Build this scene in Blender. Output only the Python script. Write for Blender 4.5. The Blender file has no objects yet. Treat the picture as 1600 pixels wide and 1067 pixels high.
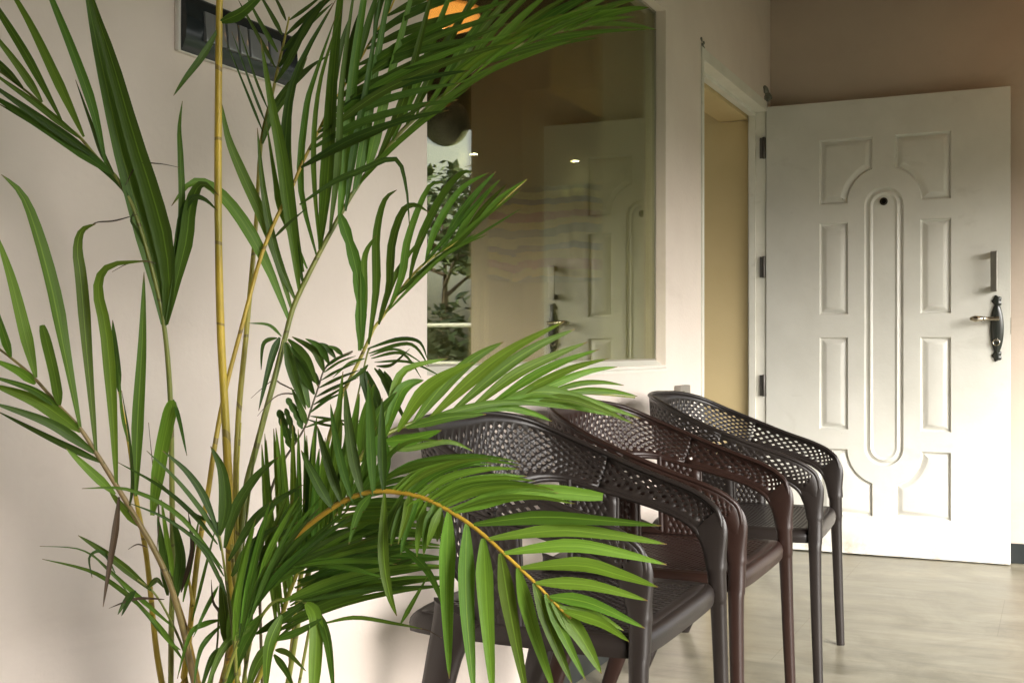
import bpy, bmesh, math, random
from mathutils import Vector, Matrix
from mathutils.geometry import tessellate_polygon
random.seed(7)
S = bpy.context.scene
COL = S.collection
R = math.radians

# ---------------------------------------------------------------- camera
A = math.atan2(850, 1831)                 # angle between the line of sight and the wall
FW = Vector((math.cos(A), math.sin(A), 0)); RT = Vector((math.sin(A), -math.cos(A), 0)); UP = Vector((0, 0, 1))
EYE = Vector((0, -1.222, 0.93))
cam_d = bpy.data.cameras.new('camera'); cam = bpy.data.objects.new('camera', cam_d); COL.objects.link(cam)
cam.location = EYE
cam.rotation_euler = (R(90), 0, math.atan2(FW.y, FW.x) - R(90))
cam_d.sensor_width = 36; cam_d.lens = 36 * 1831 / 1600; cam_d.shift_y = 10.5 / 1600
cam_d.clip_start = 0.05; cam_d.clip_end = 600
S.camera = cam

def at(u, v, z):                          # a point z metres along the line of sight
    return EYE + z * (FW + (u - 800) / 1831 * RT + (544 - v) / 1831 * UP)

# ---------------------------------------------------------------- sky, sun, exposure
SUN_EL, SUN_AZ = R(29), R(236)            # azimuth: direction towards the sun in the xy plane
w = bpy.data.worlds.new('World'); S.world = w; w.use_nodes = True
nt = w.node_tree; bg = nt.nodes['Background']
sky = nt.nodes.new('ShaderNodeTexSky'); sky.sky_type = 'NISHITA'; sky.sun_disc = False
sky.sun_elevation = SUN_EL; sky.sun_rotation = R(90) - SUN_AZ
sky.dust_density = 5.0; sky.air_density = 1.0; sky.ozone_density = 1.0
hs = nt.nodes.new('ShaderNodeHueSaturation'); hs.inputs['Saturation'].default_value = 0.25
nt.links.new(sky.outputs[0], hs.inputs['Color']); nt.links.new(hs.outputs[0], bg.inputs[0])
bg.inputs[1].default_value = 0.125
sd = bpy.data.lights.new('sun', 'SUN'); sd.energy = 0.17; sd.angle = R(25); sd.color = (1, 0.965, 0.92)
sun = bpy.data.objects.new('sun', sd); COL.objects.link(sun)
sdir = Vector((math.cos(SUN_EL) * math.cos(SUN_AZ), math.cos(SUN_EL) * math.sin(SUN_AZ), math.sin(SUN_EL)))
sun.rotation_euler = sdir.to_track_quat('Z', 'Y').to_euler()
sun.location = (-6, -10, 8)
S.view_settings.view_transform = 'Standard'; S.view_settings.look = 'None'
S.view_settings.exposure = 2.33; S.view_settings.gamma = 1
S.render.engine = 'CYCLES'; S.cycles.use_denoising = True
S.cycles.max_bounces = 10; S.cycles.diffuse_bounces = 6; S.cycles.transparent_max_bounces = 12
S.cycles.sample_clamp_indirect = 6

# ---------------------------------------------------------------- helpers
def link(name, me, mat=None, parent=None):
    o = bpy.data.objects.new(name, me); COL.objects.link(o)
    if mat is not None and me is not None: me.materials.append(mat)
    if parent is not None: o.parent = parent
    return o
def obj(name, bm, mat, parent=None, smooth=False, ang=35, recalc=True):
    if recalc: bmesh.ops.recalc_face_normals(bm, faces=bm.faces)
    me = bpy.data.meshes.new(name); bm.to_mesh(me); bm.free()
    if smooth:
        for p in me.polygons: p.use_smooth = True
        try: me.set_sharp_from_angle(angle=R(ang))
        except Exception: pass
    return link(name, me, mat, parent)
def thing(name, label, cat, loc=(0, 0, 0), rz=0, group=None):
    o = bpy.data.objects.new(name, None); COL.objects.link(o)
    o.location = loc; o.rotation_euler = (0, 0, rz); o.empty_display_size = 0.05
    o['label'] = label; o['category'] = cat
    if group: o['group'] = group
    return o
def tag(o, label=None, cat=None, kind=None, group=None):
    if label: o['label'] = label
    if cat: o['category'] = cat
    if kind: o['kind'] = kind
    if group: o['group'] = group
    return o
def box(bm, a, b, bev=0):
    t = bmesh.new()
    bmesh.ops.create_cube(t, size=1)
    for v in t.verts:
        v.co = Vector([(a[i] + b[i]) / 2 + v.co[i] * (b[i] - a[i]) for i in range(3)])
    if bev: bmesh.ops.bevel(t, geom=t.edges[:], offset=bev, segments=2, affect='EDGES', profile=0.6)
    add(bm, t)
def add(bm, t):
    m = bpy.data.meshes.new('tmp'); t.to_mesh(m); t.free(); bm.from_mesh(m); bpy.data.meshes.remove(m)
def sweep(bm, pts, ra, rb=None, n=8, closed=False, up=Vector((0, 0, 1)), caps=True, power=1.0):
    """tube along pts; ra / rb half sizes (number or list) along side and normal"""
    pts = [Vector(p) for p in pts]; m = len(pts)
    if not isinstance(ra, (list, tuple)): ra = [ra] * m
    if rb is None: rb = ra
    if not isinstance(rb, (list, tuple)): rb = [rb] * m
    rings = []
    for i, p in enumerate(pts):
        a = pts[(i - 1) % m] if (closed or i > 0) else p
        b = pts[(i + 1) % m] if (closed or i < m - 1) else p
        t = (b - a).normalized()
        s = t.cross(up)
        if s.length < 1e-4: s = t.cross(Vector((0, 1, 0)))
        s.normalize(); k = s.cross(t).normalized()
        ring = []
        for j in range(n):
            q = 2 * math.pi * j / n; c, d = math.cos(q), math.sin(q)
            if power != 1.0:
                c = math.copysign(abs(c) ** power, c); d = math.copysign(abs(d) ** power, d)
            ring.append(bm.verts.new(p + s * ra[i] * c + k * rb[i] * d))
        rings.append(ring)
    for i in range(m if closed else m - 1):
        r0, r1 = rings[i], rings[(i + 1) % m]
        for j in range(n): bm.faces.new((r0[j], r0[(j + 1) % n], r1[(j + 1) % n], r1[j]))
    if caps and not closed:
        bm.faces.new(rings[0][::-1]); bm.faces.new(rings[-1])
def lathe(bm, prof, n=20, M=Matrix()):
    rings = []
    for r, z in prof:
        rings.append([bm.verts.new(M @ Vector((r * math.cos(2 * math.pi * j / n), r * math.sin(2 * math.pi * j / n), z))) for j in range(n)])
    for a, b in zip(rings, rings[1:]):
        for j in range(n): bm.faces.new((a[j], a[(j + 1) % n], b[(j + 1) % n], b[j]))
    bm.faces.new(rings[0][::-1]); bm.faces.new(rings[-1])
def crom(P, t):
    """Catmull-Rom through P, t in 0..1"""
    n = len(P) - 1; x = min(max(t, 0), 1) * n; i = min(int(x), n - 1); f = x - i
    p0 = P[max(i - 1, 0)]; p1 = P[i]; p2 = P[i + 1]; p3 = P[min(i + 2, n)]
    return 0.5 * ((2 * p1) + (p2 - p0) * f + (2 * p0 - 5 * p1 + 4 * p2 - p3) * f * f + (3 * p1 - p0 - 3 * p2 + p3) * f ** 3)

# ---------------------------------------------------------------- materials
def mat(name, col, rough=0.6, metal=0.0, spec=0.5, **kw):
    m = bpy.data.materials.new(name); m.use_nodes = True
    b = m.node_tree.nodes['Principled BSDF']
    b.inputs['Base Color'].default_value = (*col, 1); b.inputs['Roughness'].default_value = rough
    b.inputs['Metallic'].default_value = metal; b.inputs['Specular IOR Level'].default_value = spec
    return m
def nodes(m): return m.node_tree, m.node_tree.nodes['Principled BSDF']
def N(nt, t, **kw):
    n = nt.nodes.new(t)
    for k, v in kw.items():
        if k in ('ins',):
            for a, b in v.items(): n.inputs[a].default_value = b
        else: setattr(n, k, v)
    return n
def noisy(m, c1, c2, scale=3, detail=5, coord='Object', stretch=None, bump=0, bscale=None, lo=0.35, hi=0.65, rough=None):
    """mottled colour between c1 and c2 with an optional bump"""
    nt, b = nodes(m)
    tc = N(nt, 'ShaderNodeTexCoord'); mp = N(nt, 'ShaderNodeMapping')
    if stretch: mp.inputs['Scale'].default_value = stretch
    nt.links.new(tc.outputs[coord], mp.inputs[0])
    nz = N(nt, 'ShaderNodeTexNoise', ins={'Scale': scale, 'Detail': detail, 'Roughness': 0.6})
    nt.links.new(mp.outputs[0], nz.inputs['Vector'])
    cr = N(nt, 'ShaderNodeValToRGB'); cr.color_ramp.elements[0].position = lo; cr.color_ramp.elements[1].position = hi
    cr.color_ramp.elements[0].color = (*c1, 1); cr.color_ramp.elements[1].color = (*c2, 1)
    nt.links.new(nz.outputs[0], cr.inputs[0]); nt.links.new(cr.outputs[0], b.inputs['Base Color'])
    if rough:
        mr = N(nt, 'ShaderNodeMapRange', ins={'To Min': rough[0], 'To Max': rough[1]})
        nt.links.new(nz.outputs[0], mr.inputs[0]); nt.links.new(mr.outputs[0], b.inputs['Roughness'])
    if bump:
        n2 = N(nt, 'ShaderNodeTexNoise', ins={'Scale': bscale or scale * 20, 'Detail': 3})
        nt.links.new(tc.outputs[coord], n2.inputs['Vector'])
        bp = N(nt, 'ShaderNodeBump', ins={'Strength': bump, 'Distance': 0.002})
        nt.links.new(n2.outputs[0], bp.inputs['Height']); nt.links.new(bp.outputs[0], b.inputs['Normal'])
    return m
M = {}
M['wall'] = noisy(mat('wall_paint', (0.70, 0.62, 0.56), 0.62), (0.68, 0.59, 0.525), (0.745, 0.66, 0.59), 2.1, 9, bump=0.5, bscale=75)
def scuffs(m, sc=2.2, amt=.16):
    nt, b = nodes(m); src = b.inputs['Base Color'].links[0].from_socket
    tc = N(nt, 'ShaderNodeTexCoord'); out = src
    for k, (s, st, lo, hi) in enumerate(((sc, (.5, 1, 2.2), .60, .72), (sc * 9, (1, 1, .6), .70, .76), (.55, (1, 1, 1), .45, .8))):
        mp = N(nt, 'ShaderNodeMapping', ins={'Scale': st, 'Location': (k * 3.1, 0, k)}); nt.links.new(tc.outputs['Object'], mp.inputs[0])
        nz = N(nt, 'ShaderNodeTexNoise', ins={'Scale': s, 'Detail': 8, 'Roughness': .65, 'Distortion': .4}); nt.links.new(mp.outputs[0], nz.inputs['Vector'])
        mr = N(nt, 'ShaderNodeMapRange', ins={'From Min': lo, 'From Max': hi, 'To Min': 0, 'To Max': amt * (1.6 if k == 1 else 1)}); nt.links.new(nz.outputs[0], mr.inputs[0])
        mx = N(nt, 'ShaderNodeMix', data_type='RGBA', blend_type='MULTIPLY'); mx.inputs[7].default_value = (.52, .48, .42, 1)
        nt.links.new(mr.outputs[0], mx.inputs[0]); nt.links.new(out, mx.inputs[6]); out = mx.outputs[2]
    nt.links.new(out, b.inputs['Base Color'])
scuffs(M['wall'])
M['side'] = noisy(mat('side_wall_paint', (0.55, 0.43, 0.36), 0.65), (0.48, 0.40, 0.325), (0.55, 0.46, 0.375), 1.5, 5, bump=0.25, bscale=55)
M['trim'] = noisy(mat('frame_paint', (0.7, 0.68, 0.6), 0.45), (0.66, 0.64, 0.56), (0.75, 0.73, 0.66), 4, 5, bump=0.15, bscale=60)
M['door'] = noisy(mat('door_paint', (0.75, 0.74, 0.69), 0.36), (0.60, 0.59, 0.535), (0.67, 0.66, 0.605), 3.2, 8, bump=0.22, bscale=90, rough=(.28, .5))
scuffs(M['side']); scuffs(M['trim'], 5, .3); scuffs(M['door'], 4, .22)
M['ochre'] = noisy(mat('ochre_paint', (0.55, 0.38, 0.13), 0.7), (0.58, 0.45, 0.23), (0.65, 0.515, 0.28), 1.2, 4, bump=0.2, bscale=50)
M['cream'] = noisy(mat('cream_paint', (0.6, 0.55, 0.4), 0.7), (0.56, 0.52, 0.38), (0.63, 0.58, 0.44), 1.5, 4)
M['ceil'] = noisy(mat('ceiling_paint', (0.09, 0.06, 0.035), 0.8), (0.075, 0.05, 0.028), (0.11, 0.072, 0.042), 1, 4)
M['skirt'] = noisy(mat('skirting_tile', (0.035, 0.045, 0.045), 0.3), (0.014, 0.018, 0.018), (0.026, 0.03, 0.03), 8, 4)
M['inside'] = mat('inside_wall', (0.42, 0.40, 0.34), 0.8)
M['steel'] = mat('brushed_steel', (0.35, 0.33, 0.29), 0.32, 1.0)
M['brass'] = mat('antique_brass', (0.52, 0.47, 0.38), 0.25, 1.0)
M['blackmetal'] = mat('black_lacquered_metal', (0.02, 0.022, 0.018), 0.18)
M['hinge'] = mat('hinge_metal', (0.12, 0.11, 0.10), 0.5, 0.8)
M['alu'] = mat('aluminium', (0.45, 0.42, 0.36), 0.35, 0.9)
M['switch'] = mat('black_switch_plastic', (0.018, 0.024, 0.026), 0.16)
M['rocker'] = mat('grey_rocker_plastic', (0.24, 0.25, 0.25), 0.12, 0.35)
M['white'] = mat('white_plastic', (0.75, 0.73, 0.68), 0.4)
M['box'] = mat('grey_box_plastic', (0.22, 0.20, 0.17), 0.45)

def floor_mat():
    m = mat('floor_tile', (0.4, 0.38, 0.3), 0.28); nt, b = nodes(m)
    tc = N(nt, 'ShaderNodeTexCoord'); mp = N(nt, 'ShaderNodeMapping', ins={'Scale': (5.0, 0.9, 1), 'Rotation': (0, 0, 0.06)})
    nt.links.new(tc.outputs['Object'], mp.inputs[0])
    n1 = N(nt, 'ShaderNodeTexNoise', ins={'Scale': 1.6, 'Detail': 9, 'Roughness': 0.62, 'Distortion': 0.7})
    nt.links.new(mp.outputs[0], n1.inputs['Vector'])
    cr = N(nt, 'ShaderNodeValToRGB'); e = cr.color_ramp.elements
    e[0].position = 0.28; e[0].color = (0.125, 0.115, 0.08, 1); e[1].position = 0.72; e[1].color = (0.29, 0.265, 0.20, 1)
    k = e.new(0.5); k.color = (0.22, 0.203, 0.15, 1)
    nt.links.new(n1.outputs[0], cr.inputs[0])
    # fine dark veins along the plank pattern
    mp2 = N(nt, 'ShaderNodeMapping', ins={'Scale': (22, 1.6, 1)}); nt.links.new(tc.outputs['Object'], mp2.inputs[0])
    n2 = N(nt, 'ShaderNodeTexNoise', ins={'Scale': 1.3, 'Detail': 6, 'Roughness': 0.7}); nt.links.new(mp2.outputs[0], n2.inputs['Vector'])
    c2 = N(nt, 'ShaderNodeValToRGB'); c2.color_ramp.elements[0].position = 0.28; c2.color_ramp.elements[0].color = (0.62, 0.6, 0.55, 1)
    c2.color_ramp.elements[1].position = 0.48; c2.color_ramp.elements[1].color = (1, 1, 1, 1)
    nt.links.new(n2.outputs[0], c2.inputs[0])
    mx = N(nt, 'ShaderNodeMix', data_type='RGBA', blend_type='MULTIPLY'); mx.inputs[0].default_value = 0.8
    nt.links.new(cr.outputs[0], mx.inputs[6]); nt.links.new(c2.outputs[0], mx.inputs[7])
    n5 = N(nt, 'ShaderNodeTexNoise', ins={'Scale': 2.6, 'Detail': 10, 'Roughness': .7, 'Distortion': 1.2}); nt.links.new(tc.outputs['Object'], n5.inputs['Vector'])
    c5 = N(nt, 'ShaderNodeValToRGB'); c5.color_ramp.elements[0].position = .38; c5.color_ramp.elements[0].color = (.66, .64, .58, 1); c5.color_ramp.elements[1].position = .62; c5.color_ramp.elements[1].color = (1.12, 1.12, 1.12, 1)
    nt.links.new(n5.outputs[0], c5.inputs[0]); m5 = N(nt, 'ShaderNodeMix', data_type='RGBA', blend_type='MULTIPLY'); m5.inputs[0].default_value = .8
    nt.links.new(mx.outputs[2], m5.inputs[6]); nt.links.new(c5.outputs[0], m5.inputs[7]); mx = m5
    # tile joints, 1.2 m x 0.6 m
    br = N(nt, 'ShaderNodeTexBrick', ins={'Scale': 1.0, 'Mortar Size': 0.0016, 'Mortar Smooth': 0.2, 'Brick Width': 1.2, 'Row Height': 0.6})
    br.inputs['Color1'].default_value = (1, 1, 1, 1); br.inputs['Color2'].default_value = (0.93, 0.93, 0.93, 1); br.inputs['Mortar'].default_value = (0.7, 0.68, 0.62, 1)
    br.offset = 0.5
    mp3 = N(nt, 'ShaderNodeMapping', ins={'Rotation': (0, 0, R(90)), 'Location': (0.15, 0.1, 0)}); nt.links.new(tc.outputs['Object'], mp3.inputs[0]); nt.links.new(mp3.outputs[0], br.inputs['Vector'])
    m2 = N(nt, 'ShaderNodeMix', data_type='RGBA', blend_type='MULTIPLY'); m2.inputs[0].default_value = 1
    nt.links.new(mx.outputs[2], m2.inputs[6]); nt.links.new(br.outputs['Color'], m2.inputs[7])
    nt.links.new(m2.outputs[2], b.inputs['Base Color'])
    mr = N(nt, 'ShaderNodeMapRange', ins={'To Min': 0.22, 'To Max': 0.42}); nt.links.new(n1.outputs[0], mr.inputs[0]); nt.links.new(mr.outputs[0], b.inputs['Roughness'])
    return m
M['floor'] = floor_mat()

def glass_mat():
    m = bpy.data.materials.new('tinted_window_glass'); m.use_nodes = True; nt = m.node_tree; nt.nodes.clear()
    out = N(nt, 'ShaderNodeOutputMaterial'); mx = N(nt, 'ShaderNodeMixShader')
    tr = N(nt, 'ShaderNodeBsdfTransparent'); tr.inputs[0].default_value = (0.94, 0.93, 0.74, 1)
    gl = N(nt, 'ShaderNodeBsdfGlossy'); gl.inputs['Roughness'].default_value = 0.0; gl.inputs[0].default_value = (0.92, 0.93, 0.80, 1)
    fr = N(nt, 'ShaderNodeFresnel', ins={'IOR': 1.5}); mr = N(nt, 'ShaderNodeMapRange', ins={'To Min': 0.12, 'To Max': 0.9})
    nt.links.new(fr.outputs[0], mr.inputs[0]); nt.links.new(mr.outputs[0], mx.inputs[0])
    nt.links.new(tr.outputs[0], mx.inputs[1]); nt.links.new(gl.outputs[0], mx.inputs[2]); nt.links.new(mx.outputs[0], out.inputs[0])
    return m
M['glass'] = glass_mat()
def emit(name, col, s):
    m = bpy.data.materials.new(name); m.use_nodes = True; nt, b = nodes(m)
    b.inputs['Base Color'].default_value = (*col, 1); b.inputs['Emission Color'].default_value = (*col, 1); b.inputs['Emission Strength'].default_value = s
    return m
def curtain_mat():
    m = mat('striped_curtain_cloth', (0.4, 0.3, 0.2), 0.9); nt, b = nodes(m)
    tc = N(nt, 'ShaderNodeTexCoord'); sp = N(nt, 'ShaderNodeSeparateXYZ'); nt.links.new(tc.outputs['Object'], sp.inputs[0])
    nz = N(nt, 'ShaderNodeTexNoise', ins={'Scale': 2.4, 'Detail': 2}); nt.links.new(tc.outputs['Object'], nz.inputs['Vector'])
    a = N(nt, 'ShaderNodeMath', operation='MULTIPLY_ADD', ins={1: 0.16}); nt.links.new(nz.outputs[0], a.inputs[0]); nt.links.new(sp.outputs['Z'], a.inputs[2])
    s = N(nt, 'ShaderNodeMath', operation='MULTIPLY', ins={1: 3.3}); nt.links.new(a.outputs[0], s.inputs[0])
    f = N(nt, 'ShaderNodeMath', operation='FRACT'); nt.links.new(s.outputs[0], f.inputs[0])
    cr = N(nt, 'ShaderNodeValToRGB'); cr.color_ramp.interpolation = 'CONSTANT'; e = cr.color_ramp.elements
    cols = [(0, (0.62, 0.09, 0.13)), (0.18, (0.85, 0.60, 0.08)), (0.36, (0.07, 0.10, 0.36)), (0.5, (0.75, 0.78, 0.50)), (0.68, (0.20, 0.26, 0.32)), (0.84, (0.85, 0.65, 0.12))]
    e[0].color = (*cols[0][1], 1); e[0].position = 0; e[1].position = cols[1][0]; e[1].color = (*cols[1][1], 1)
    for p, c in cols[2:]: k = e.new(p); k.color = (*c, 1)
    nt.links.new(f.outputs[0], cr.inputs[0]); nt.links.new(cr.outputs[0], b.inputs['Base Color'])
    return m
# ---------------------------------------------------------------- setting: ground, porch floor
bm = bmesh.new(); box(bm, (-200, -200, -0.30), (200, 200, -0.16))
g = obj('ground', bm, noisy(mat('lawn', (0.06, 0.1, 0.03), 0.9), (0.04, 0.065, 0.02), (0.09, 0.11, 0.04), 0.6, 6)); tag(g, kind='structure')
bm = bmesh.new(); box(bm, (-2.6, -2.35, -0.155), (5.62, -0.001, 0.0)); box(bm, (-2.6, 0.0, -0.155), (7.2, 2.3, -0.002))
f_ = obj('floor', bm, M['floor']); tag(f_, kind='structure')

# ---------------------------------------------------------------- house wall with window and doorway
T = 0.225
def slab_with_holes(bm, outer, holes, y0, y1):
    """wall slab in the xz plane between y0 and y1"""
    loops = [[Vector((p[0], p[1], 0)) for p in outer]] + [[Vector((p[0], p[1], 0)) for p in h] for h in holes]
    tris = tessellate_polygon(loops); flat = [p for l in loops for p in l]
    for y in (y0, y1):
        vs = [bm.verts.new((p.x, y, p.y)) for p in flat]
        for t in tris:
            try: bm.faces.new([vs[i] for i in t])
            except ValueError: pass
    for l in loops:
        n = len(l)
        for i in range(n):
            a, b = l[i], l[(i + 1) % n]
            bm.faces.new([bm.verts.new(c) for c in ((a.x, y0, a.y), (b.x, y0, b.y), (b.x, y1, b.y), (a.x, y1, a.y))])
house = thing('house_wall', 'pinkish beige painted house wall with tinted window and open doorway', 'wall', (0, 0, 0))
WX0, WX1, WZ0, WZ1 = 2.20, 3.892, 0.872, 2.095
DX0, DX1, DZ1 = 4.335, 5.49, 2.075
bm = bmesh.new()
slab_with_holes(bm, [(-2.6, 0), (DX0, 0), (DX0, DZ1), (DX1, DZ1), (DX1, 0), (7.2, 0), (7.2, 2.62), (-2.6, 2.62)],
                [[(WX0, WZ0), (WX1, WZ0), (WX1, WZ1), (WX0, WZ1)]], 0.0, T)
bmesh.ops.remove_doubles(bm, verts=bm.verts, dist=1e-5)
obj('wall', bm, M['wall'], house)
# window: thin aluminium channel, glass, sloping sill
bm = bmesh.new()
gy = 0.040
for a, b in (((WX0, gy - .006, WZ0), (WX0 + .012, gy + .014, WZ1)), ((WX1 - .008, gy - .006, WZ0 + .02), (WX1 - .001, gy + .014, WZ1)),
             ((WX0 + .012, gy - .006, WZ1 - .008), (WX1 - .008, gy + .014, WZ1 - .001)), ((WX0 + .012, gy - .006, WZ0 + .014), (WX1 - .001, gy + .014, WZ0 + .022))):
    box(bm, a, b)
wf = obj('window', bm, M['alu'], house)
bm = bmesh.new(); box(bm, (WX0 + .008, gy, WZ0 + .016), (WX1 - .006, gy + .006, WZ1 - .005)); obj('pane', bm, M['glass'], wf)
bm = bmesh.new()
vs = [(WX0, -0.006, 0.852), (WX0, -0.006, 0.860), (WX0, gy - .006, 0.889), (WX0, gy - .006, 0.852)]
r0 = [bm.verts.new(v) for v in vs]; r1 = [bm.verts.new((WX1 + .001, v[1], v[2])) for v in vs]
for i in range(4): bm.faces.new((r0[i], r0[(i + 1) % 4], r1[(i + 1) % 4], r1[i]))
bm.faces.new(r0[::-1]); bm.faces.new(r1)
obj('sill', bm, M['trim'], wf)
bm = bmesh.new(); box(bm, (WX1 - .010, gy + .016, WZ0 + .001), (WX1 - .0005, T + .002, WZ1 - .001)); obj('lining', bm, M['trim'], wf)
# door frame
bm = bmesh.new()
box(bm, (DX0, -0.006, 0), (DX0 + .028, 0.088, DZ1 - .001), .002)
box(bm, (DX1 - .042, 0.004, 0), (DX1 - .001, 0.088, DZ1 - .001), .002)
box(bm, (DX0 + .028, -0.004, DZ1 - .045), (DX1 - .042, 0.088, DZ1 - .001), .002)
box(bm, (DX0 + .028, 0.05, DZ1 - .062), (DX1 - .042, 0.080, DZ1 - .045), .001)
box(bm, (DX1 - .056, 0.05, 0), (DX1 - .042, 0.080, DZ1 - .062), .001)
df = obj('door_frame', bm, M['trim'], house)
bm = bmesh.new(); box(bm, (DX0 + .0275, 0.012, 1.045), (DX0 + .0305, 0.036, 1.115), .0005); obj('strike_plate', bm, M['white'], df)
bm = bmesh.new(); box(bm, (DX0 + .0005, .0885, 0), (DX0 + .02, T + .002, DZ1 - .001)); box(bm, (DX0 + .02, .0885, 2.002), (DX1 - .02, T + .002, DZ1 - .001)); obj('lining', bm, M['ochre'], df)
# crumbled plaster round the frame corners
def blob(bm, c, r, n=14, sq=(1, 1, 1)):
    t = bmesh.new(); bmesh.ops.create_icosphere(t, subdivisions=2, radius=1)
    for v in t.verts:
        k = r * (1 + random.uniform(-.3, .3)); v.co = Vector((c[0] + v.co.x * k * sq[0], c[1] + v.co.y * k * sq[1], c[2] + v.co.z * k * sq[2]))
    add(bm, t)
bm = bmesh.new()
for i in range(16): blob(bm, (DX1 - random.uniform(.0, .10), random.uniform(-.012, .0), DZ1 + random.uniform(-.004, .05)), random.uniform(.006, .016), sq=(1.3, .7, 1))
for i in range(7): blob(bm, (DX0 + random.uniform(-.0, .05), random.uniform(-.006, .0), DZ1 + random.uniform(.0, .03)), random.uniform(.004, .009), sq=(1.3, .6, 1))
obj('plaster_patch', bm, mat('rough_cement', (0.16, 0.16, 0.13), 0.95), house)
bm = bmesh.new(); box(bm, (-2.6, -0.011, 0.0005), (DX0 - .001, -0.0005, 0.088), .001); obj('skirting', bm, M['skirt'], house)

# ---------------------------------------------------------------- side wall (behind the open door)
side = thing('side_wall', 'pink side wall with dark skirting behind the open white door', 'wall', (0, 0, 0))
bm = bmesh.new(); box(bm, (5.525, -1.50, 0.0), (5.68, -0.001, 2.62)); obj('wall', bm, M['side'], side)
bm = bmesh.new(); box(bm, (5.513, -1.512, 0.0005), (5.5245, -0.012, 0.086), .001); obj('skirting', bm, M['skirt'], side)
# ---------------------------------------------------------------- porch roof
roof = thing('porch_roof', 'flat porch ceiling overhead with an out-of-view edge beam lowered to shade the walls', 'roof', (0, 0, 2.6))
bm = bmesh.new(); box(bm, (-2.9, -2.4, 0.02), (5.9, -0.001, 0.18)); obj('ceiling', bm, M['ceil'], roof)
bm = bmesh.new(); box(bm, (-2.9, -2.4, -0.84), (5.9, -2.25, 0.02)); box(bm, (5.75, -2.249, -0.44), (5.9, -1.5, 0.019)); obj('lowered_shade_beam', bm, M['ceil'], roof)  # long beam hung extra low, out of view, to darken the upper walls
pw = thing('added_shade_wall', 'unseen beige wall added at the near end of the porch to block daylight', 'wall', (-2.75, -1.2, 0))
bm = bmesh.new(); box(bm, (-.15, -1.19, 0), (0, 1.199, 2.62)); box(bm, (.001, -1.19, 0), (2.6, -1.05, 1.97)); obj('wall', bm, M['wall'], pw)  # walls out of view, added only to hold back daylight behind the camera

# ---------------------------------------------------------------- inside room
bm = bmesh.new()
box(bm, (1.6, 1.96, 0), (7.2, 2.1, 2.62)); box(bm, (7.02, T + .001, 0), (7.2, 1.959, 2.62)); box(bm, (1.2, T, 2.62), (7.2, 2.1, 2.7))
r_ = obj('room_wall', bm, M['inside']); tag(r_, 'dim greenish grey wall and ceiling of the room inside the tinted window', 'room wall')
bm = bmesh.new(); box(bm, (DX1 - .020, .0885, 0.0005), (DX1 - .0005, .80, 2.0)); box(bm, (DX1 - .020, T + .003, 2.0005), (DX1 - .0005, .80, 2.61))
r_ = obj('room_wall', bm, M['ochre']); tag(r_, 'ochre yellow inside wall seen through the open doorway', 'room wall')
bm = bmesh.new(); box(bm, (4.6, T + .3, 2.02), (5.46, T + .5, 2.3))
r_ = obj('ceiling_beam', bm, M['ochre']); tag(r_, 'ochre yellow ceiling beam inside above the open doorway', 'beam')
# curtain with folds
bm = bmesh.new(); nx, nz = 70, 10
y0_, y1_ = 1.02, 1.94
gr = []
for i in range(nx + 1):
    y = y0_ + (y1_ - y0_) * i / nx; x = 6.93 + 0.022 * math.sin(i * 0.9) + 0.006 * math.sin(i * 2.3)
    gr.append([bm.verts.new((x, y, 1.35 + 0.62 * j / nz)) for j in range(nz + 1)])
for i in range(nx):
    for j in range(nz): bm.faces.new((gr[i][j], gr[i + 1][j], gr[i + 1][j + 1], gr[i][j + 1]))
cu = obj('curtain', bm, curtain_mat(), None, True, 80); tag(cu, 'wide right piece of the curtain with wavy red, yellow and blue stripes in the window', 'curtain')
md = cu.modifiers.new('thick', 'SOLIDIFY'); md.thickness = 0.003
bm = bmesh.new(); gr = []
for i in range(34):
    x = 6.44 + .45 * i / 33; y = 1.915 + 0.02 * math.sin(i * 0.9)
    gr.append([bm.verts.new((x, y, 1.35 + 0.62 * j / nz)) for j in range(nz + 1)])
for i in range(33):
    for j in range(nz): bm.faces.new((gr[i][j], gr[i + 1][j], gr[i + 1][j + 1], gr[i][j + 1]))
cu = obj('curtain', bm, cu.data.materials[0], None, True, 80); tag(cu, 'left piece of the striped curtain, beyond the dark room corner in the window', 'curtain')
md = cu.modifiers.new('thick', 'SOLIDIFY'); md.thickness = 0.003
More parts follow.
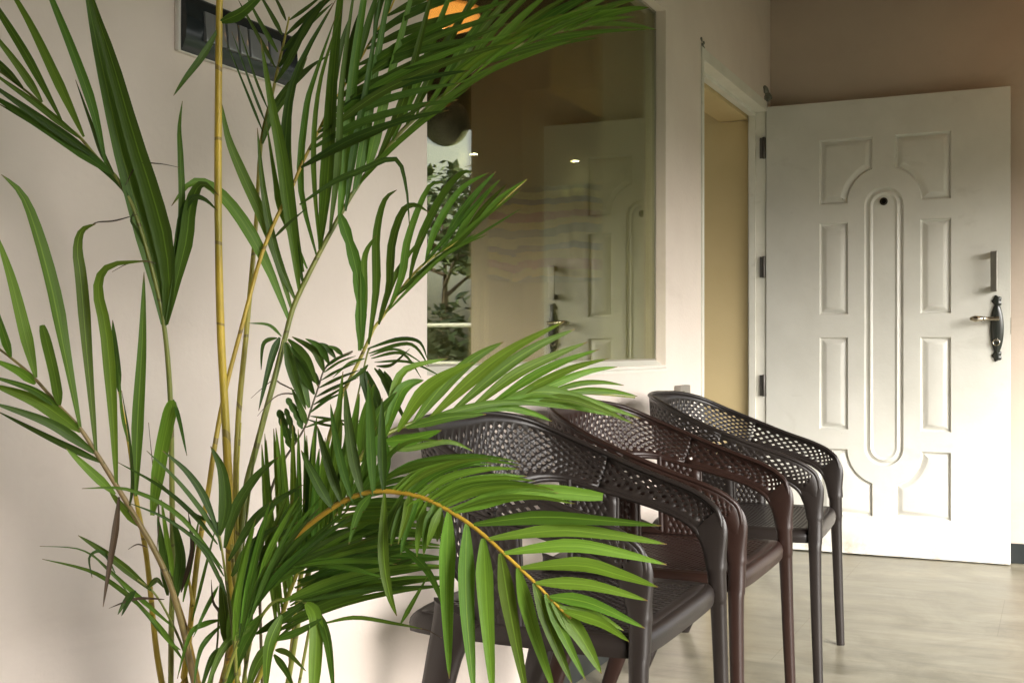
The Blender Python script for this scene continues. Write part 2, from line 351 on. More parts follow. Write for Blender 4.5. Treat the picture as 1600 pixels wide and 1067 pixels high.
# cupboard with a long bar handle
cb = thing('cupboard', 'tall pale cupboard with long steel bar handle inside the window', 'cupboard', (6.02, 1.96, 0))
bm = bmesh.new(); box(bm, (-.55, -.05, 0.05), (-.01, -.002, 1.75), .004); box(bm, (.0, -.05, 0.05), (.4, -.002, 1.75), .004); obj('door', bm, M['cream'], cb)
bm = bmesh.new()
for x in (.24, .02):
    box(bm, (x, -.09, 0.55), (x + .014, -.078, 1.35 - (0 if x > .1 else .25)), .003)
    for z in (.6, 1.0): box(bm, (x + .003, -.08, z), (x + .011, -.05, z + .012))
obj('bar_handle', bm, mat('bright_steel', (.8, .8, .75), .2, 1), cb)
for (u, v, x) in ((742, 241, 6.85), (900, 252, 6.9)):
    d = (FW + (u - 800) / 1831 * RT + (544 - v) / 1831 * UP); p = EYE + d * (x / d.x)
    if p.y > 1.9: p = EYE + d * ((1.9 + 1.222) / d.y)
    sp = thing('spotlight', 'small round lit ceiling spotlight seen in the window, ' + ('left one above the trees' if u < 800 else 'right one above the curtain'), 'spotlight', p, group='spotlights inside the window')
    bm = bmesh.new(); lathe(bm, [(.008, .012), (.021, .012), (.022, .007), (.017, .002)], 18); obj('housing', bm, M['white'], sp)
    bm = bmesh.new(); lathe(bm, [(.016, -.003), (.017, .0015)], 18); obj('lamp_glass', bm, emit('spot_glow', (1, .97, .85), 20), sp)

# ---------------------------------------------------------------- ceiling lamp and globe (seen as reflections in the pane)
lm = thing('ceiling_lamp', 'lit orange dome lamp on the porch ceiling mirrored in the pane', 'ceiling lamp', (4.9, -1.34, 2.56))
bm = bmesh.new(); lathe(bm, [(.16, .055), (.19, -.01), (.19, -.03), (.17, -.035)], 28); obj('base', bm, M['brass'], lm)
bm = bmesh.new(); lathe(bm, [(.168, -.034), (.185, -.06), (.165, -.10), (.10, -.125), (.02, -.132)], 28); obj('lamp_shade', bm, emit('amber_glow', (1, .40, .09), .5), lm, True)
bm = bmesh.new(); lathe(bm, [(.05, -.128), (.055, -.138), (.02, -.146)], 24); obj('bulb', bm, emit('bulb_glow', (1, .9, .7), 3), lm)
gb = thing('hanging_globe', 'dark round glass globe hanging from the porch ceiling by a cord', 'hanging globe', (5.0, -1.37, 2.02))
bm = bmesh.new(); bmesh.ops.create_uvsphere(bm, u_segments=28, v_segments=16, radius=.115); obj('globe', bm, noisy(mat('smoky_glass', (.1, .1, .1), .1), (.02, .025, .03), (.25, .24, .23), 6, 4), gb, True)
bm = bmesh.new(); sweep(bm, [(0, 0, .12), (0, 0, .62)], .006); obj('cord', bm, M['blackmetal'], gb)

# ---------------------------------------------------------------- garden beyond the porch (mirrored in the pane)
def leafy(bm, c, r, n, size, sq=1.0):
    for i in range(n):
        d = Vector((random.gauss(0, 1), random.gauss(0, 1), random.gauss(0, 1))).normalized() * r * random.uniform(.35, 1) ** .5
        p = Vector(c) + Vector((d.x, d.y, d.z * sq)); a = Vector((random.uniform(-1, 1), random.uniform(-1, 1), random.uniform(-.5, .5))).normalized()
        b = a.cross(Vector((random.uniform(-1, 1), random.uniform(-1, 1), 1))).normalized() * .5
        q = size * random.uniform(.6, 1.3)
        bm.faces.new([bm.verts.new(p + a * q), bm.verts.new(p + b * q), bm.verts.new(p - a * q), bm.verts.new(p - b * q)])
M['leafdark'] = noisy(mat('garden_leaves', (.03, .06, .02), .7), (.03, .06, .02), (.13, .19, .07), .8, 4)
M['bark'] = noisy(mat('bark', (.1, .07, .05), .9), (.07, .05, .035), (.15, .11, .08), 6, 5)
def tree(x, y, h, r, label):
    t = thing('tree', label, 'tree', (x, y, -.16))
    bm = bmesh.new(); sweep(bm, [(0, 0, 0), (.1, .05, h * .35), (0, .1, h * .7), (.1, 0, h * .95)], [.16, .12, .08, .03], n=8)
    tips = []
    for i in range(9):
        a = i * 2.4; k = .45 + .05 * i; e = Vector((math.cos(a) * r * .8, math.sin(a) * r * .8, h * (k + .18)))
        sweep(bm, [(0.03, .08, h * k), e * .5 + Vector((0, 0, h * k * .5)), e], [.05, .035, .012], n=6); tips.append(e)
    obj('trunk', bm, M['bark'], t)
    bm = bmesh.new()
    for e in tips + [Vector((.1, 0, h))]:
        for j in range(4):
            leafy(bm, e + Vector((random.uniform(-.5, .5), random.uniform(-.5, .5), random.uniform(-.3, .35))) * r * .5, r * .27, 75, .14, .6)
    obj('crown', bm, M['leafdark'], t, recalc=False)
tree(22.6, -10.9, 4.9, 2.8, 'leafy green tree against the white sky mirrored in the left of the pane')
M['hedgeleaf'] = noisy(mat('hedge_leaves', (.03, .06, .02), .7), (.008, .025, .008), (.04, .085, .02), .8, 4)
hd = thing('hedge', 'dark green garden hedge below the tree mirrored in the left of the pane', 'hedge', (14, -6.5, -.16))
bm = bmesh.new()
for i in range(60): leafy(bm, (random.uniform(-1.5, 6), random.uniform(-4.5, 2.5) , random.uniform(.2, 2.0)), .5, 70, .12)
obj('foliage', bm, M['hedgeleaf'], hd, recalc=False)
rl = thing('railing', 'thin white garden railing mirrored low in the left of the pane', 'railing', (9.5, -3.0, -.16))
bm = bmesh.new()
for z in (.55, .95, 1.3): sweep(bm, [(0, 1.4, z), (0, -4, z)], .02)
for k in range(7): sweep(bm, [(0, 1.4 - k * .9, 0), (0, 1.4 - k * .9, 1.3)], .025)
obj('rails', bm, M['white'], rl)
# ---------------------------------------------------------------- open door, hinged at the far jamb, standing square to the wall
DOOR_X = 5.44; DW = 1.045; DC = 0.525; TH = 0.038
door = thing('door', 'white panelled front door standing open against the pink side wall', 'door', (DOOR_X, 0.0, 0.0))
# local: y from 0 to -DW, face at x = 0 looking to -x
def arc(cx, cz, r, a0, a1, n=9): return [(cx + r * math.cos(R(a0 + (a1 - a0) * i / n)), cz + r * math.sin(R(a0 + (a1 - a0) * i / n))) for i in range(n + 1)]
def mirror(l): return [(-a, b) for a, b in l][::-1]
SH = []
rt = .157
topR = [(.282, 1.583), (.282, 1.878), (.048, 1.878)] + [p for p in arc(0, 1.583, rt, 72, 0)]
botR = [(.282, .475)] + arc(0, .475, rt, 0, -72) + [(.048, .177), (.282, .177)]
rc = lambda z0, z1: [(.155, z0), (.282, z0), (.282, z1), (.155, z1)]
for s_ in (topR, botR, rc(1.083, 1.498), rc(.563, .979)):
    SH.append(s_); SH.append(mirror(s_))
SH.append(arc(0, 1.567, .084, 0, 180, 18) + arc(0, .489, .084, 180, 360, 18))
def area(p): return sum(p[i][0] * p[(i + 1) % len(p)][1] - p[(i + 1) % len(p)][0] * p[i][1] for i in range(len(p)))
def inset(p, d):
    n = len(p); out = []
    for i in range(n):
        a, b, c = Vector(p[i - 1]), Vector(p[i]), Vector(p[(i + 1) % n])
        e1 = (b - a).normalized(); e2 = (c - b).normalized()
        n1 = Vector((-e1.y, e1.x)); n2 = Vector((-e2.y, e2.x)); m = (n1 + n2)
        if m.length < 1e-6: m = n1.copy()
        m.normalize(); k = d / max(m.dot(n1), .35); out.append((b.x + m.x * k, b.y + m.y * k))
    return out
bm = bmesh.new()
def P3(p, depth): return Vector((depth, -DC + p[0], p[1]))
outer = [(-(DW - DC), .006), (DC, .006), (DC, 2.049), (-(DW - DC), 2.049)]
SH = [s if area(s) > 0 else s[::-1] for s in SH]
loops = [[Vector((p[0], p[1], 0)) for p in outer]] + [[Vector((p[0], p[1], 0)) for p in s] for s in SH]
tris = tessellate_polygon(loops); flat = [p for l in loops for p in l]
vs = [bm.verts.new(P3((p.x, p.y), 0)) for p in flat]
for t in tris: bm.faces.new([vs[i] for i in t])
k = 4
prof = [(.002, .003), (.005, .0125), (.010, .014), (.031, .0015), (.036, .0008)]
for s in SH:
    n = len(s); prev = vs[k:k + n]; k += n
    oval = n > 30
    pf = [(.002, .003), (.006, .0115), (.012, .013), (.020, .006), (.026, .0015), (.032, .0035), (.037, .0065)] if oval else prof
    for d, z in pf:
        ring = [bm.verts.new(P3(q, z)) for q in inset(s, d)]
        for i in range(n): bm.faces.new((prev[i], prev[(i + 1) % n], ring[(i + 1) % n], ring[i]))
        prev = ring
    co = [Vector((v.co.y, v.co.z, 0)) for v in prev]
    for t in tessellate_polygon([co]): bm.faces.new([prev[i] for i in t])
# edges and back
c = [P3(p, 0) for p in outer]; d_ = [P3(p, TH) for p in outer]
for i in range(4):
    bm.faces.new([bm.verts.new(q) for q in (c[i], c[(i + 1) % 4], d_[(i + 1) % 4], d_[i])])
bm.faces.new([bm.verts.new(q) for q in d_])
bmesh.ops.remove_doubles(bm, verts=bm.verts, dist=1e-6)
def door_paint():
    m = M['door']; nt, b = nodes(m)
    # scuffs and rust coloured stains along the bottom rail
    tc = N(nt, 'ShaderNodeTexCoord'); sp = N(nt, 'ShaderNodeSeparateXYZ'); nt.links.new(tc.outputs['Object'], sp.inputs[0])
    mr = N(nt, 'ShaderNodeMapRange', ins={'From Min': 0.14, 'From Max': 0.0, 'To Min': 0, 'To Max': 1}); nt.links.new(sp.outputs['Z'], mr.inputs[0])
    nz = N(nt, 'ShaderNodeTexNoise', ins={'Scale': 9, 'Detail': 7, 'Roughness': .7}); nt.links.new(tc.outputs['Object'], nz.inputs['Vector'])
    r2 = N(nt, 'ShaderNodeMapRange', ins={'From Min': 0.5, 'From Max': 0.75}); nt.links.new(nz.outputs[0], r2.inputs[0])
    ml = N(nt, 'ShaderNodeMath', operation='MULTIPLY'); nt.links.new(mr.outputs[0], ml.inputs[0]); nt.links.new(r2.outputs[0], ml.inputs[1])
    mx = N(nt, 'ShaderNodeMix', data_type='RGBA'); mx.inputs[7].default_value = (.36, .24, .13, 1)
    src = b.inputs['Base Color'].links[0].from_socket
    nt.links.new(ml.outputs[0], mx.inputs[0]); nt.links.new(src, mx.inputs[6]); nt.links.new(mx.outputs[2], b.inputs['Base Color'])
door_paint()
leaf = obj('door_leaf', bm, M['door'], door, True, 28)
bm = bmesh.new()
MX = Matrix.Rotation(R(-90), 4, 'Y')       # lathe axis towards -x
lathe(bm, [(.017, 0), (.0175, .004), (.012, .006), (.010, .003)], 20, Matrix.Translation((0.003, -DC, 1.584)) @ MX)
ph = obj('peephole', bm, mat('peephole_metal', (.05, .04, .03), .3, .8), door, True)
bm = bmesh.new(); lathe(bm, [(.0085, .002), (.006, .006)], 14, Matrix.Translation((0.002, -DC, 1.584)) @ MX)
obj('lens', bm, mat('lens_black', (.004, .004, .004), .05), ph, True)
# pull handle
pu = bmesh.new(); box(pu, (-.052, -.995, 1.172), (-.044, -.968, 1.344), .002)
box(pu, (-.044, -.993, 1.318), (0, -.970, 1.342), .002); box(pu, (-.044, -.993, 1.174), (0, -.970, 1.198), .002)
obj('pull_handle', pu, M['steel'], door)
# lock plate: long oval with scalloped ends
bm = bmesh.new(); pts = []
for i in range(48):
    a = 2 * math.pi * i / 48; z = math.sin(a) * .112; y = math.cos(a) * .0275 * (1 - .18 * abs(math.sin(a)) ** 3)
    pts.append((y, z))
def plate(bm, pts, cy, cz, lv):
    prev = None
    for sc, x in lv:
        ring = [bm.verts.new((x, cy + p[0] * sc, cz + p[1] * (1 - (1 - sc) * .3))) for p in pts]
        if prev:
            for i in range(len(pts)): bm.faces.new((prev[i], prev[(i + 1) % len(pts)], ring[(i + 1) % len(pts)], ring[i]))
        prev = ring
    bm.faces.new(prev)
plate(bm, pts, -.992, 1.015, [(1, 0), (1, -.005), (.86, -.010), (.7, -.0125), (.35, -.0145)])
for s in (1, -1):
    blob_ = [( .019 * math.cos(a) * (1 + .15 * math.cos(5 * a)), .024 * math.sin(a) * (1 + .12 * math.cos(5 * a))) for a in [2 * math.pi * i / 30 for i in range(30)]]
    plate(bm, blob_, -.992, 1.015 + s * .117, [(1, 0), (1, -.004), (.7, -.008), (.3, -.010)])
lk = obj('lock_plate', bm, M['blackmetal'], door, True, 50)
bm = bmesh.new()
sweep(bm, [(-.012, -.992, 1.056), (-.045, -.992, 1.056)], [.013, .009], n=12, up=Vector((0, 0, 1)))
ML = Matrix.Translation((-.052, -1.000, 1.056)) @ Matrix.Rotation(R(-90), 4, 'X') @ Matrix.Scale(1, 4)
lathe(bm, [(.009, -.004), (.0095, .01), (.008, .03), (.0075, .052), (.011, .056), (.007, .060), (.0115, .064), (.0125, .082), (.0145, .092), (.010, .104), (.007, .112), (.003, .114)], 16, ML)
obj('lever', bm, M['brass'], lk, True, 50)
bm = bmesh.new(); ring = [(-.016, -.990 + .013 * math.cos(a), .955 + .013 * math.sin(a)) for a in [2 * math.pi * i / 20 for i in range(20)]]
sweep(bm, ring, .0025, n=8, closed=True, up=Vector((1, 0, 0))); box(bm, (-.018, -.997, .960), (-.012, -.985, .972), .001)
obj('key_ring', bm, M['brass'], lk, True, 50)
for z in (1.86, 1.307, .757, .2):
    bm = bmesh.new(); lathe(bm, [(.006, -.05), (.007, -.048), (.007, .048), (.006, .05)], 12, Matrix.Translation((-.006, .010, z)))
    box(bm, (-.0035, .002, z - .048), (.0, .012, z + .048)); box(bm, (-.0035, .012, z - .048), (-.0005, .030, z + .048))
    obj('hinge', bm, M['hinge'], door, True)
bm = bmesh.new(); box(bm, (.008, -1.0475, .99), (.03, -1.0452, 1.06)); obj('latch_plate', bm, M['brass'], door)

# ---------------------------------------------------------------- switch plate on the house wall
sw = thing('switch_plate', 'black switch plate with grey rockers on the beige wall behind the palm', 'switch plate', (1.411, 0, 1.385))
bm = bmesh.new(); box(bm, (-.0045, -.009, -.0015), (.2895, -.0005, .0915), .002); obj('backing', bm, M['white'], sw)
bm = bmesh.new()
# curved face: section in yz swept along x
sec = [(-.0095, 0.0), (-.014, .006), (-.019, .020), (-.021, .045), (-.019, .070), (-.014, .084), (-.0095, .090)]
sec2 = [(y, z) for y, z in sec]
for x0, x1 in ((0, .288),):
    a = [bm.verts.new((x0, y, z)) for y, z in sec2]; b = [bm.verts.new((x1, y, z)) for y, z in sec2]
    for i in range(len(sec2) - 1): bm.faces.new((a[i], a[i + 1], b[i + 1], b[i]))
    bm.faces.new(a); bm.faces.new(b); bm.faces.new((a[0], b[0], b[-1], a[-1]))
obj('cover', bm, M['switch'], sw, True, 50)
xs = .040
for k, wd in enumerate((.050, .026, .022, .050, .032)):
    bm = bmesh.new(); box(bm, (xs, -.0265, .021), (xs + wd, -.015, .069), .003)
    for v in bm.verts:
        if v.co.z > .045 and v.co.y < -.02: v.co.y += .004
    obj('rocker', bm, M['rocker'], sw, True, 40); xs += wd + .0045
# grey outlet box above the far chair
ob = thing('outlet_box', 'small grey outlet box on the wall just above the farthest chair', 'outlet box', (3.99, 0, .70))
bm = bmesh.new(); box(bm, (0, -.024, 0), (.125, -.0005, .098), .004); obj('cover', bm, M['box'], ob)
bm = bmesh.new(); lathe(bm, [(.022, 0), (.022, .003), (.017, .003), (.016, .001)], 24, Matrix.Translation((.045, -.024, .058)) @ Matrix.Rotation(R(90), 4, 'X')); obj('socket', bm, M['steel'], ob, True)
# leave the near end clear of the label's wording
# ---------------------------------------------------------------- perforated plastic armchairs
V = Vector
HT = [V(p) for p in [(-.262, -.287, .470), (-.264, -.277, .575), (-.269, -.251, .610), (-.277, -.198, .636), (-.280, -.100, .667), (-.285, .0, .702), (-.276, .10, .740), (-.240, .19, .778), (-.168, .246, .794), (-.10, .272, .797), (0, .280, .800)]]
HB = [V(p) for p in [(-.262, -.250, .470), (-.262, -.238, .520), (-.265, -.212, .556), (-.270, -.155, .583), (-.269, -.07, .606), (-.269, .02, .625), (-.256, .10, .643), (-.218, .162, .642), (-.160, .202, .612), (-.098, .222, .520), (0, .226, .452)]]
mir = lambda L: L + [V((-p.x, p.y, p.z)) for p in L[::-1][1:]]
TOP, BOT = mir(HT), mir(HB)
def band(t, s):                            # t along the band, s from bottom (0) to top (1)
    a, b = crom(BOT, t), crom(TOP, t); p = a.lerp(b, s)
    n = V((p.x, p.y - .02, 0)).normalized()
    return p + n * (.010 * math.sin(math.pi * s))
def lattice(bm, nu, nv, P, holes, r=.33):
    """sheet of nu x nv cells; the chosen cells carry diamond holes set in a diagonal net"""
    vt = {}
    def vx(a, b):
        k = (round(a, 4), round(b, 4))
        if k not in vt: vt[k] = bm.verts.new(P(a / nu, b / nv))
        return vt[k]
    # a corner is cut only if all four cells meeting there are holed
    def cut(i, j): return all(holes(a, b) for a in (i - 1, i) for b in (j - 1, j))
    def edge_h(i, j):                      # points along horizontal edge (i,j)-(i+1,j)
        q = []
        q.append((i + (r if cut(i, j) else 0), j)); q.append((i + 1 - (r if cut(i + 1, j) else 0), j)); return q
    def edge_v(i, j):
        return [(i, j + (r if cut(i, j) else 0)), (i, j + 1 - (r if cut(i, j + 1) else 0))]
    for i in range(nu):
        for j in range(nv):
            B, Tt, L, Rr = edge_h(i, j), edge_h(i, j + 1), edge_v(i, j), edge_v(i + 1, j)
            if holes(i, j):
                cx, cy = i + .5, j + .5
                dB, dR, dT, dL = (cx, cy - r), (cx + r, cy), (cx, cy + r), (cx - r, cy)
                fs = [(B[0], B[1], dB), (Rr[0], Rr[1], dR), (Tt[1], Tt[0], dT), (L[1], L[0], dL),
                      (B[1], Rr[0], dR, dB), (Rr[1], Tt[1], dT, dR), (Tt[0], L[1], dL, dT), (L[0], B[0], dB, dL)]
            else:
                fs = [(B[0], B[1], Rr[0], Rr[1], Tt[1], Tt[0], L[1], L[0])]
            for f in fs:
                vv = []
                for q in f:
                    w_ = vx(*q)
                    if w_ not in vv: vv.append(w_)
                if len(vv) >= 3:
                    try: bm.faces.new(vv)
                    except ValueError: pass
def thick(o, t, off=0):
    m = o.modifiers.new('thick', 'SOLIDIFY'); m.thickness = t; m.offset = off; m.use_even_offset = False
def make_chair(name, label, pm):
    c = thing(name, label, 'chair', group='armchairs lined up along the wall')
    
    def piece(nm, t0, t1, nu):
        NV = 8 if nu > 30 else 5; mg = lambda s: (s * NV * .7 if s * NV < 1 else (NV - (1 - s) * NV * .7 if (1 - s) * NV < .999 else .7 + (s * NV - 1) * (NV - 1.4) / (NV - 2))) / NV
        bm = bmesh.new()
        lattice(bm, nu, NV, lambda a, b: band(t0 + (t1 - t0) * a, mg(b)), lambda i, j: 1 <= j < NV - 1 and (nu > 30 or (5 <= i if t0 < .5 else i < nu - 5)), .25 if nu > 30 else .235)
        o = obj(nm, bm, pm, c, True, 40); thick(o, .0045)
        return o
    def rims(par, t0, t1, n):
        bm = bmesh.new()
        for s, r in ((1, .0062), (0, .0058)):
            pts = [band(t0 + (t1 - t0) * i / n, s) for i in range(n + 1)]
            rr = []
            for i in range(n + 1):
                t = t0 + (t1 - t0) * i / n; e = min(t, 1 - t); rr.append(r)
            sweep(bm, pts, rr, n=10)
        obj('rim', bm, pm, par, True, 60)
    cuts = .25
    bk = piece('backrest', cuts, 1 - cuts, 34); rims(bk, cuts, 1 - cuts, 40)
    for s in (0, 1):
        t0, t1 = (0.0, cuts) if s == 0 else (1 - cuts, 1.0)
        ar = piece('armrest', t0, t1, 16); rims(ar, t0, t1, 20)
    # net webs from the band down to the seat's rear corners
    for s in (1, -1):
        bm = bmesh.new()
        def Q(a, b, s=s):
            dn = V((-.258 + .002 * a, -.035 + .115 * a, .405)); t = .222 + .070 * a
            up_ = crom(BOT, t) + V((0, 0, .004)); p = dn.lerp(up_, b)
            return V((p.x * s, p.y, p.z))
        lattice(bm, 7, 8, Q, lambda i, j: 1 <= i < 6 and 0 < j < 8, .075)
        o = obj('back_support', bm, pm, bk, True, 40); thick(o, .006)
        bm = bmesh.new(); sweep(bm, [Q(1, i / 8) for i in range(9)], .008, n=8); sweep(bm, [Q(0, i / 8) for i in range(9)], .004, n=8); obj('rim', bm, pm, bk, True, 60)
    # seat: dished net with a rolled edge
    bm = bmesh.new(); a_, b_ = .260, .238
    def Sx(u, v):
        x, y = (u * 2 - 1), (v * 2 - 1)
        k = 1 - .05 * (x * x * y * y) ** 2
        X, Y = x * a_ * k * (1 - .06 * (v)), y * b_ * k - .02
        return V((X, Y, .440 - .010 * (1 - x * x) * (1 - y * y)))
    lattice(bm, 22, 20, Sx, lambda i, j: 1 <= i < 21 and 1 <= j < 19, .26)
    st = obj('seat', bm, pm, c, True, 40); thick(st, .004, -1)
    bm = bmesh.new(); loop = []
    n = 20
    for i in range(n): loop.append((i / n, 0))
    for i in range(n): loop.append((1, i / n))
    for i in range(n): loop.append((1 - i / n, 1))
    for i in range(n): loop.append((0, 1 - i / n))
    prf = [(0, 0), (.008, .0005), (.015, -.004), (.021, -.011), (.0235, -.021), (.0215, -.036), (.017, -.036), (.014, -.02), (0, -.006)]
    rings = []
    for (u, v) in loop:
        p = Sx(u, v); nrm = V((p.x / a_, (p.y + .02) / b_, 0)); nx_, ny_ = nrm.x, nrm.y
        o_ = V((math.copysign(abs(nx_) ** 6, nx_), math.copysign(abs(ny_) ** 6, ny_), 0)).normalized()
        arch = .0
        rings.append([bm.verts.new(p + o_ * d + V((0, 0, z))) for d, z in prf])
    m_ = len(rings); q_ = len(prf)
    for i in range(m_):
        for j in range(q_ - 1): bm.faces.new((rings[i][j], rings[(i + 1) % m_][j], rings[(i + 1) % m_][j + 1], rings[i][j + 1]))
    obj('apron', bm, pm, st, True, 60)
    # legs: the front pair rises past the seat and bends into the arms
    for s in (-1, 1):
        bm = bmesh.new()
        pts, ra, rb = [], [], []
        for i in range(15):
            t = .082 * (1 - i / 14); p, q = crom(TOP, t), crom(BOT, t); m_ = (p + q) / 2; m_ = V((abs(m_.x) * s, m_.y, m_.z))
            f = i / 14; pts.append(m_); ra.append((p - q).length / 2 + .002 + .003 * f); rb.append(.0034 + .0126 * f ** 1.3)
        P = [pts[-1]] + [V((s * x, y, z)) for x, y, z in [(.2650, -.2690, .445), (.2705, -.2695, .410), (.2755, -.270, .375), (.283, -.275, .200), (.291, -.282, .0)]]
        n = 24
        for i in range(1, n + 1):
            f = i / n; pts.append(crom(P, f)); ra.append((.0215 - .001 * min(1, f * 2.5)) - .007 * max(0, f - .4) / .6); rb.append(.0160 - .003 * f)
        sweep(bm, pts, ra, rb, n=14, up=V((1, 0, 0)), power=.75)
        obj('leg', bm, pm, c, True, 50)
        bm = bmesh.new()
        P = [V((s * x, y, z)) for x, y, z in [(.262, .105, .455), (.262, .118, .420), (.263, .135, .370), (.266, .165, .250), (.272, .208, .120), (.280, .255, .0)]]
        n = 20; pts = [crom(P, i / n) for i in range(n + 1)]
        ra = [.017 - .003 * i / n for i in range(n + 1)]
        rb = [.058 - .038 * (i / n) ** .7 for i in range(n + 1)]
        sweep(bm, pts, rb, ra, n=12, up=V((1, 0, 0)), power=.7)
        obj('leg', bm, pm, c, True, 50)
    return c
def plastic(name, col, rough):
    m = mat(name, col, rough, spec=.36)
    return noisy(m, tuple(x * .85 for x in col), tuple(x * 1.12 for x in col), 5, 4, bump=.12, bscale=320, rough=(rough - .05, rough + .08))
chairs = [
    ((2.155, -.328), R(0.5), 'nearest armchair, dark grey perforated plastic, half hidden by palm leaves', plastic('charcoal_plastic', (.019, .0145, .0125), .33)),
    ((2.765, -.342), R(0.5), 'middle armchair, reddish brown perforated plastic, between the two grey ones', plastic('brown_plastic', (.024, .0115, .0085), .33)),
    ((3.472, -.364), R(3.5), 'farthest armchair, dark grey perforated plastic, closest to the open door', plastic('dark_grey_plastic', (.018, .0138, .012), .33)),
]
for (x, y), rz, lab, pm in chairs:
    c_ = make_chair('armchair', lab, pm); c_.scale = (.975, .93, .99); c_.location = (x, y, 0.001); c_.rotation_euler = (0, 0, rz)
# ---------------------------------------------------------------- areca palm in front of the wall
def leaf_mat(name, c1, c2, tip=True, tr=.28):
    m = mat(name, c1, .44, spec=.32); nt, b = nodes(m)
    uv = N(nt, 'ShaderNodeUVMap'); sp = N(nt, 'ShaderNodeSeparateXYZ'); nt.links.new(uv.outputs[0], sp.inputs[0])
    mp = N(nt, 'ShaderNodeMapping', ins={'Scale': (9, 1.3, 1)}); nt.links.new(uv.outputs[0], mp.inputs[0])
    nz = N(nt, 'ShaderNodeTexNoise', ins={'Scale': 1.6, 'Detail': 5, 'Roughness': .6}); nt.links.new(mp.outputs[0], nz.inputs['Vector'])
    cr = N(nt, 'ShaderNodeValToRGB'); e = cr.color_ramp.elements; e[0].position = .3; e[1].position = .72; e[0].color = (*c1, 1); e[1].color = (*c2, 1)
    nt.links.new(nz.outputs[0], cr.inputs[0])
    fl = N(nt, 'ShaderNodeMath', operation='FLOOR'); nt.links.new(sp.outputs['Y'], fl.inputs[0])
    wn = N(nt, 'ShaderNodeTexWhiteNoise', noise_dimensions='1D'); nt.links.new(fl.outputs[0], wn.inputs['W'])
    v1 = N(nt, 'ShaderNodeMapRange', ins={'To Min': .62, 'To Max': 1.3}); nt.links.new(wn.outputs['Value'], v1.inputs[0])
    sc = N(nt, 'ShaderNodeSeparateColor'); nt.links.new(wn.outputs['Color'], sc.inputs[0])
    v2 = N(nt, 'ShaderNodeMapRange', ins={'To Min': .478, 'To Max': .512}); nt.links.new(sc.outputs[1], v2.inputs[0])
    hv = N(nt, 'ShaderNodeHueSaturation'); nt.links.new(v1.outputs[0], hv.inputs['Value']); nt.links.new(v2.outputs[0], hv.inputs['Hue']); nt.links.new(cr.outputs[0], hv.inputs['Color']); cr = hv
    # midrib line
    mid = N(nt, 'ShaderNodeMath', operation='COMPARE', ins={1: .5, 2: .035}); nt.links.new(sp.outputs['X'], mid.inputs[0])
    mx = N(nt, 'ShaderNodeMix', data_type='RGBA'); mx.inputs[7].default_value = (c2[0] * 1.7, c2[1] * 1.45, c2[2] * 1.5, 1)
    ml = N(nt, 'ShaderNodeMath', operation='MULTIPLY', ins={1: .55}); nt.links.new(mid.outputs[0], ml.inputs[0])
    nt.links.new(ml.outputs[0], mx.inputs[0]); nt.links.new(cr.outputs[0], mx.inputs[6])
    # dry tips and specks
    fr = N(nt, 'ShaderNodeMath', operation='FRACT'); nt.links.new(sp.outputs['Y'], fr.inputs[0])
    n2 = N(nt, 'ShaderNodeTexNoise', ins={'Scale': 2.2, 'Detail': 4}); nt.links.new(uv.outputs[0], n2.inputs['Vector'])
    ad = N(nt, 'ShaderNodeMath', operation='MULTIPLY_ADD', ins={1: .10}); nt.links.new(n2.outputs[0], ad.inputs[0]); nt.links.new(fr.outputs[0], ad.inputs[2])
    rg = N(nt, 'ShaderNodeMapRange', ins={'From Min': .93, 'From Max': 1.0}); nt.links.new(ad.outputs[0], rg.inputs[0])
    m2 = N(nt, 'ShaderNodeMix', data_type='RGBA'); m2.inputs[7].default_value = (.22, .13, .05, 1)
    nt.links.new(rg.outputs[0], m2.inputs[0]); nt.links.new(mx.outputs[2], m2.inputs[6]); nt.links.new(m2.outputs[2], b.inputs['Base Color'])
    # fine lengthwise veins
    wv = N(nt, 'ShaderNodeMapping', ins={'Scale': (60, .6, 1)}); nt.links.new(uv.outputs[0], wv.inputs[0])
    n3 = N(nt, 'ShaderNodeTexNoise', ins={'Scale': 1, 'Detail': 2}); nt.links.new(wv.outputs[0], n3.inputs['Vector'])
    bp = N(nt, 'ShaderNodeBump', ins={'Strength': .35, 'Distance': .0006}); nt.links.new(n3.outputs[0], bp.inputs['Height']); nt.links.new(bp.outputs[0], b.inputs['Normal'])
    t = N(nt, 'ShaderNodeBsdfTranslucent'); hs = N(nt, 'ShaderNodeHueSaturation', ins={'Value': 1.5, 'Hue': .485}); nt.links.new(m2.outputs[2], hs.inputs['Color']); nt.links.new(hs.outputs[0], t.inputs[0])
    ms = N(nt, 'ShaderNodeMixShader', ins={0: tr}); out = nt.nodes['Material Output']
    nt.links.new(b.outputs[0], ms.inputs[1]); nt.links.new(t.outputs[0], ms.inputs[2]); nt.links.new(ms.outputs[0], out.inputs[0])
    return m
LM = {'b': leaf_mat('young_leaf', (.078, .165, .012), (.14, .28, .028)),
      'm': leaf_mat('palm_leaf', (.056, .13, .012), (.102, .215, .024)),
      'd': leaf_mat('old_leaf', (.034, .078, .010), (.066, .14, .019), tr=.2),
      'x': leaf_mat('dry_leaf', (.045, .028, .018), (.11, .075, .04), tr=.12)}
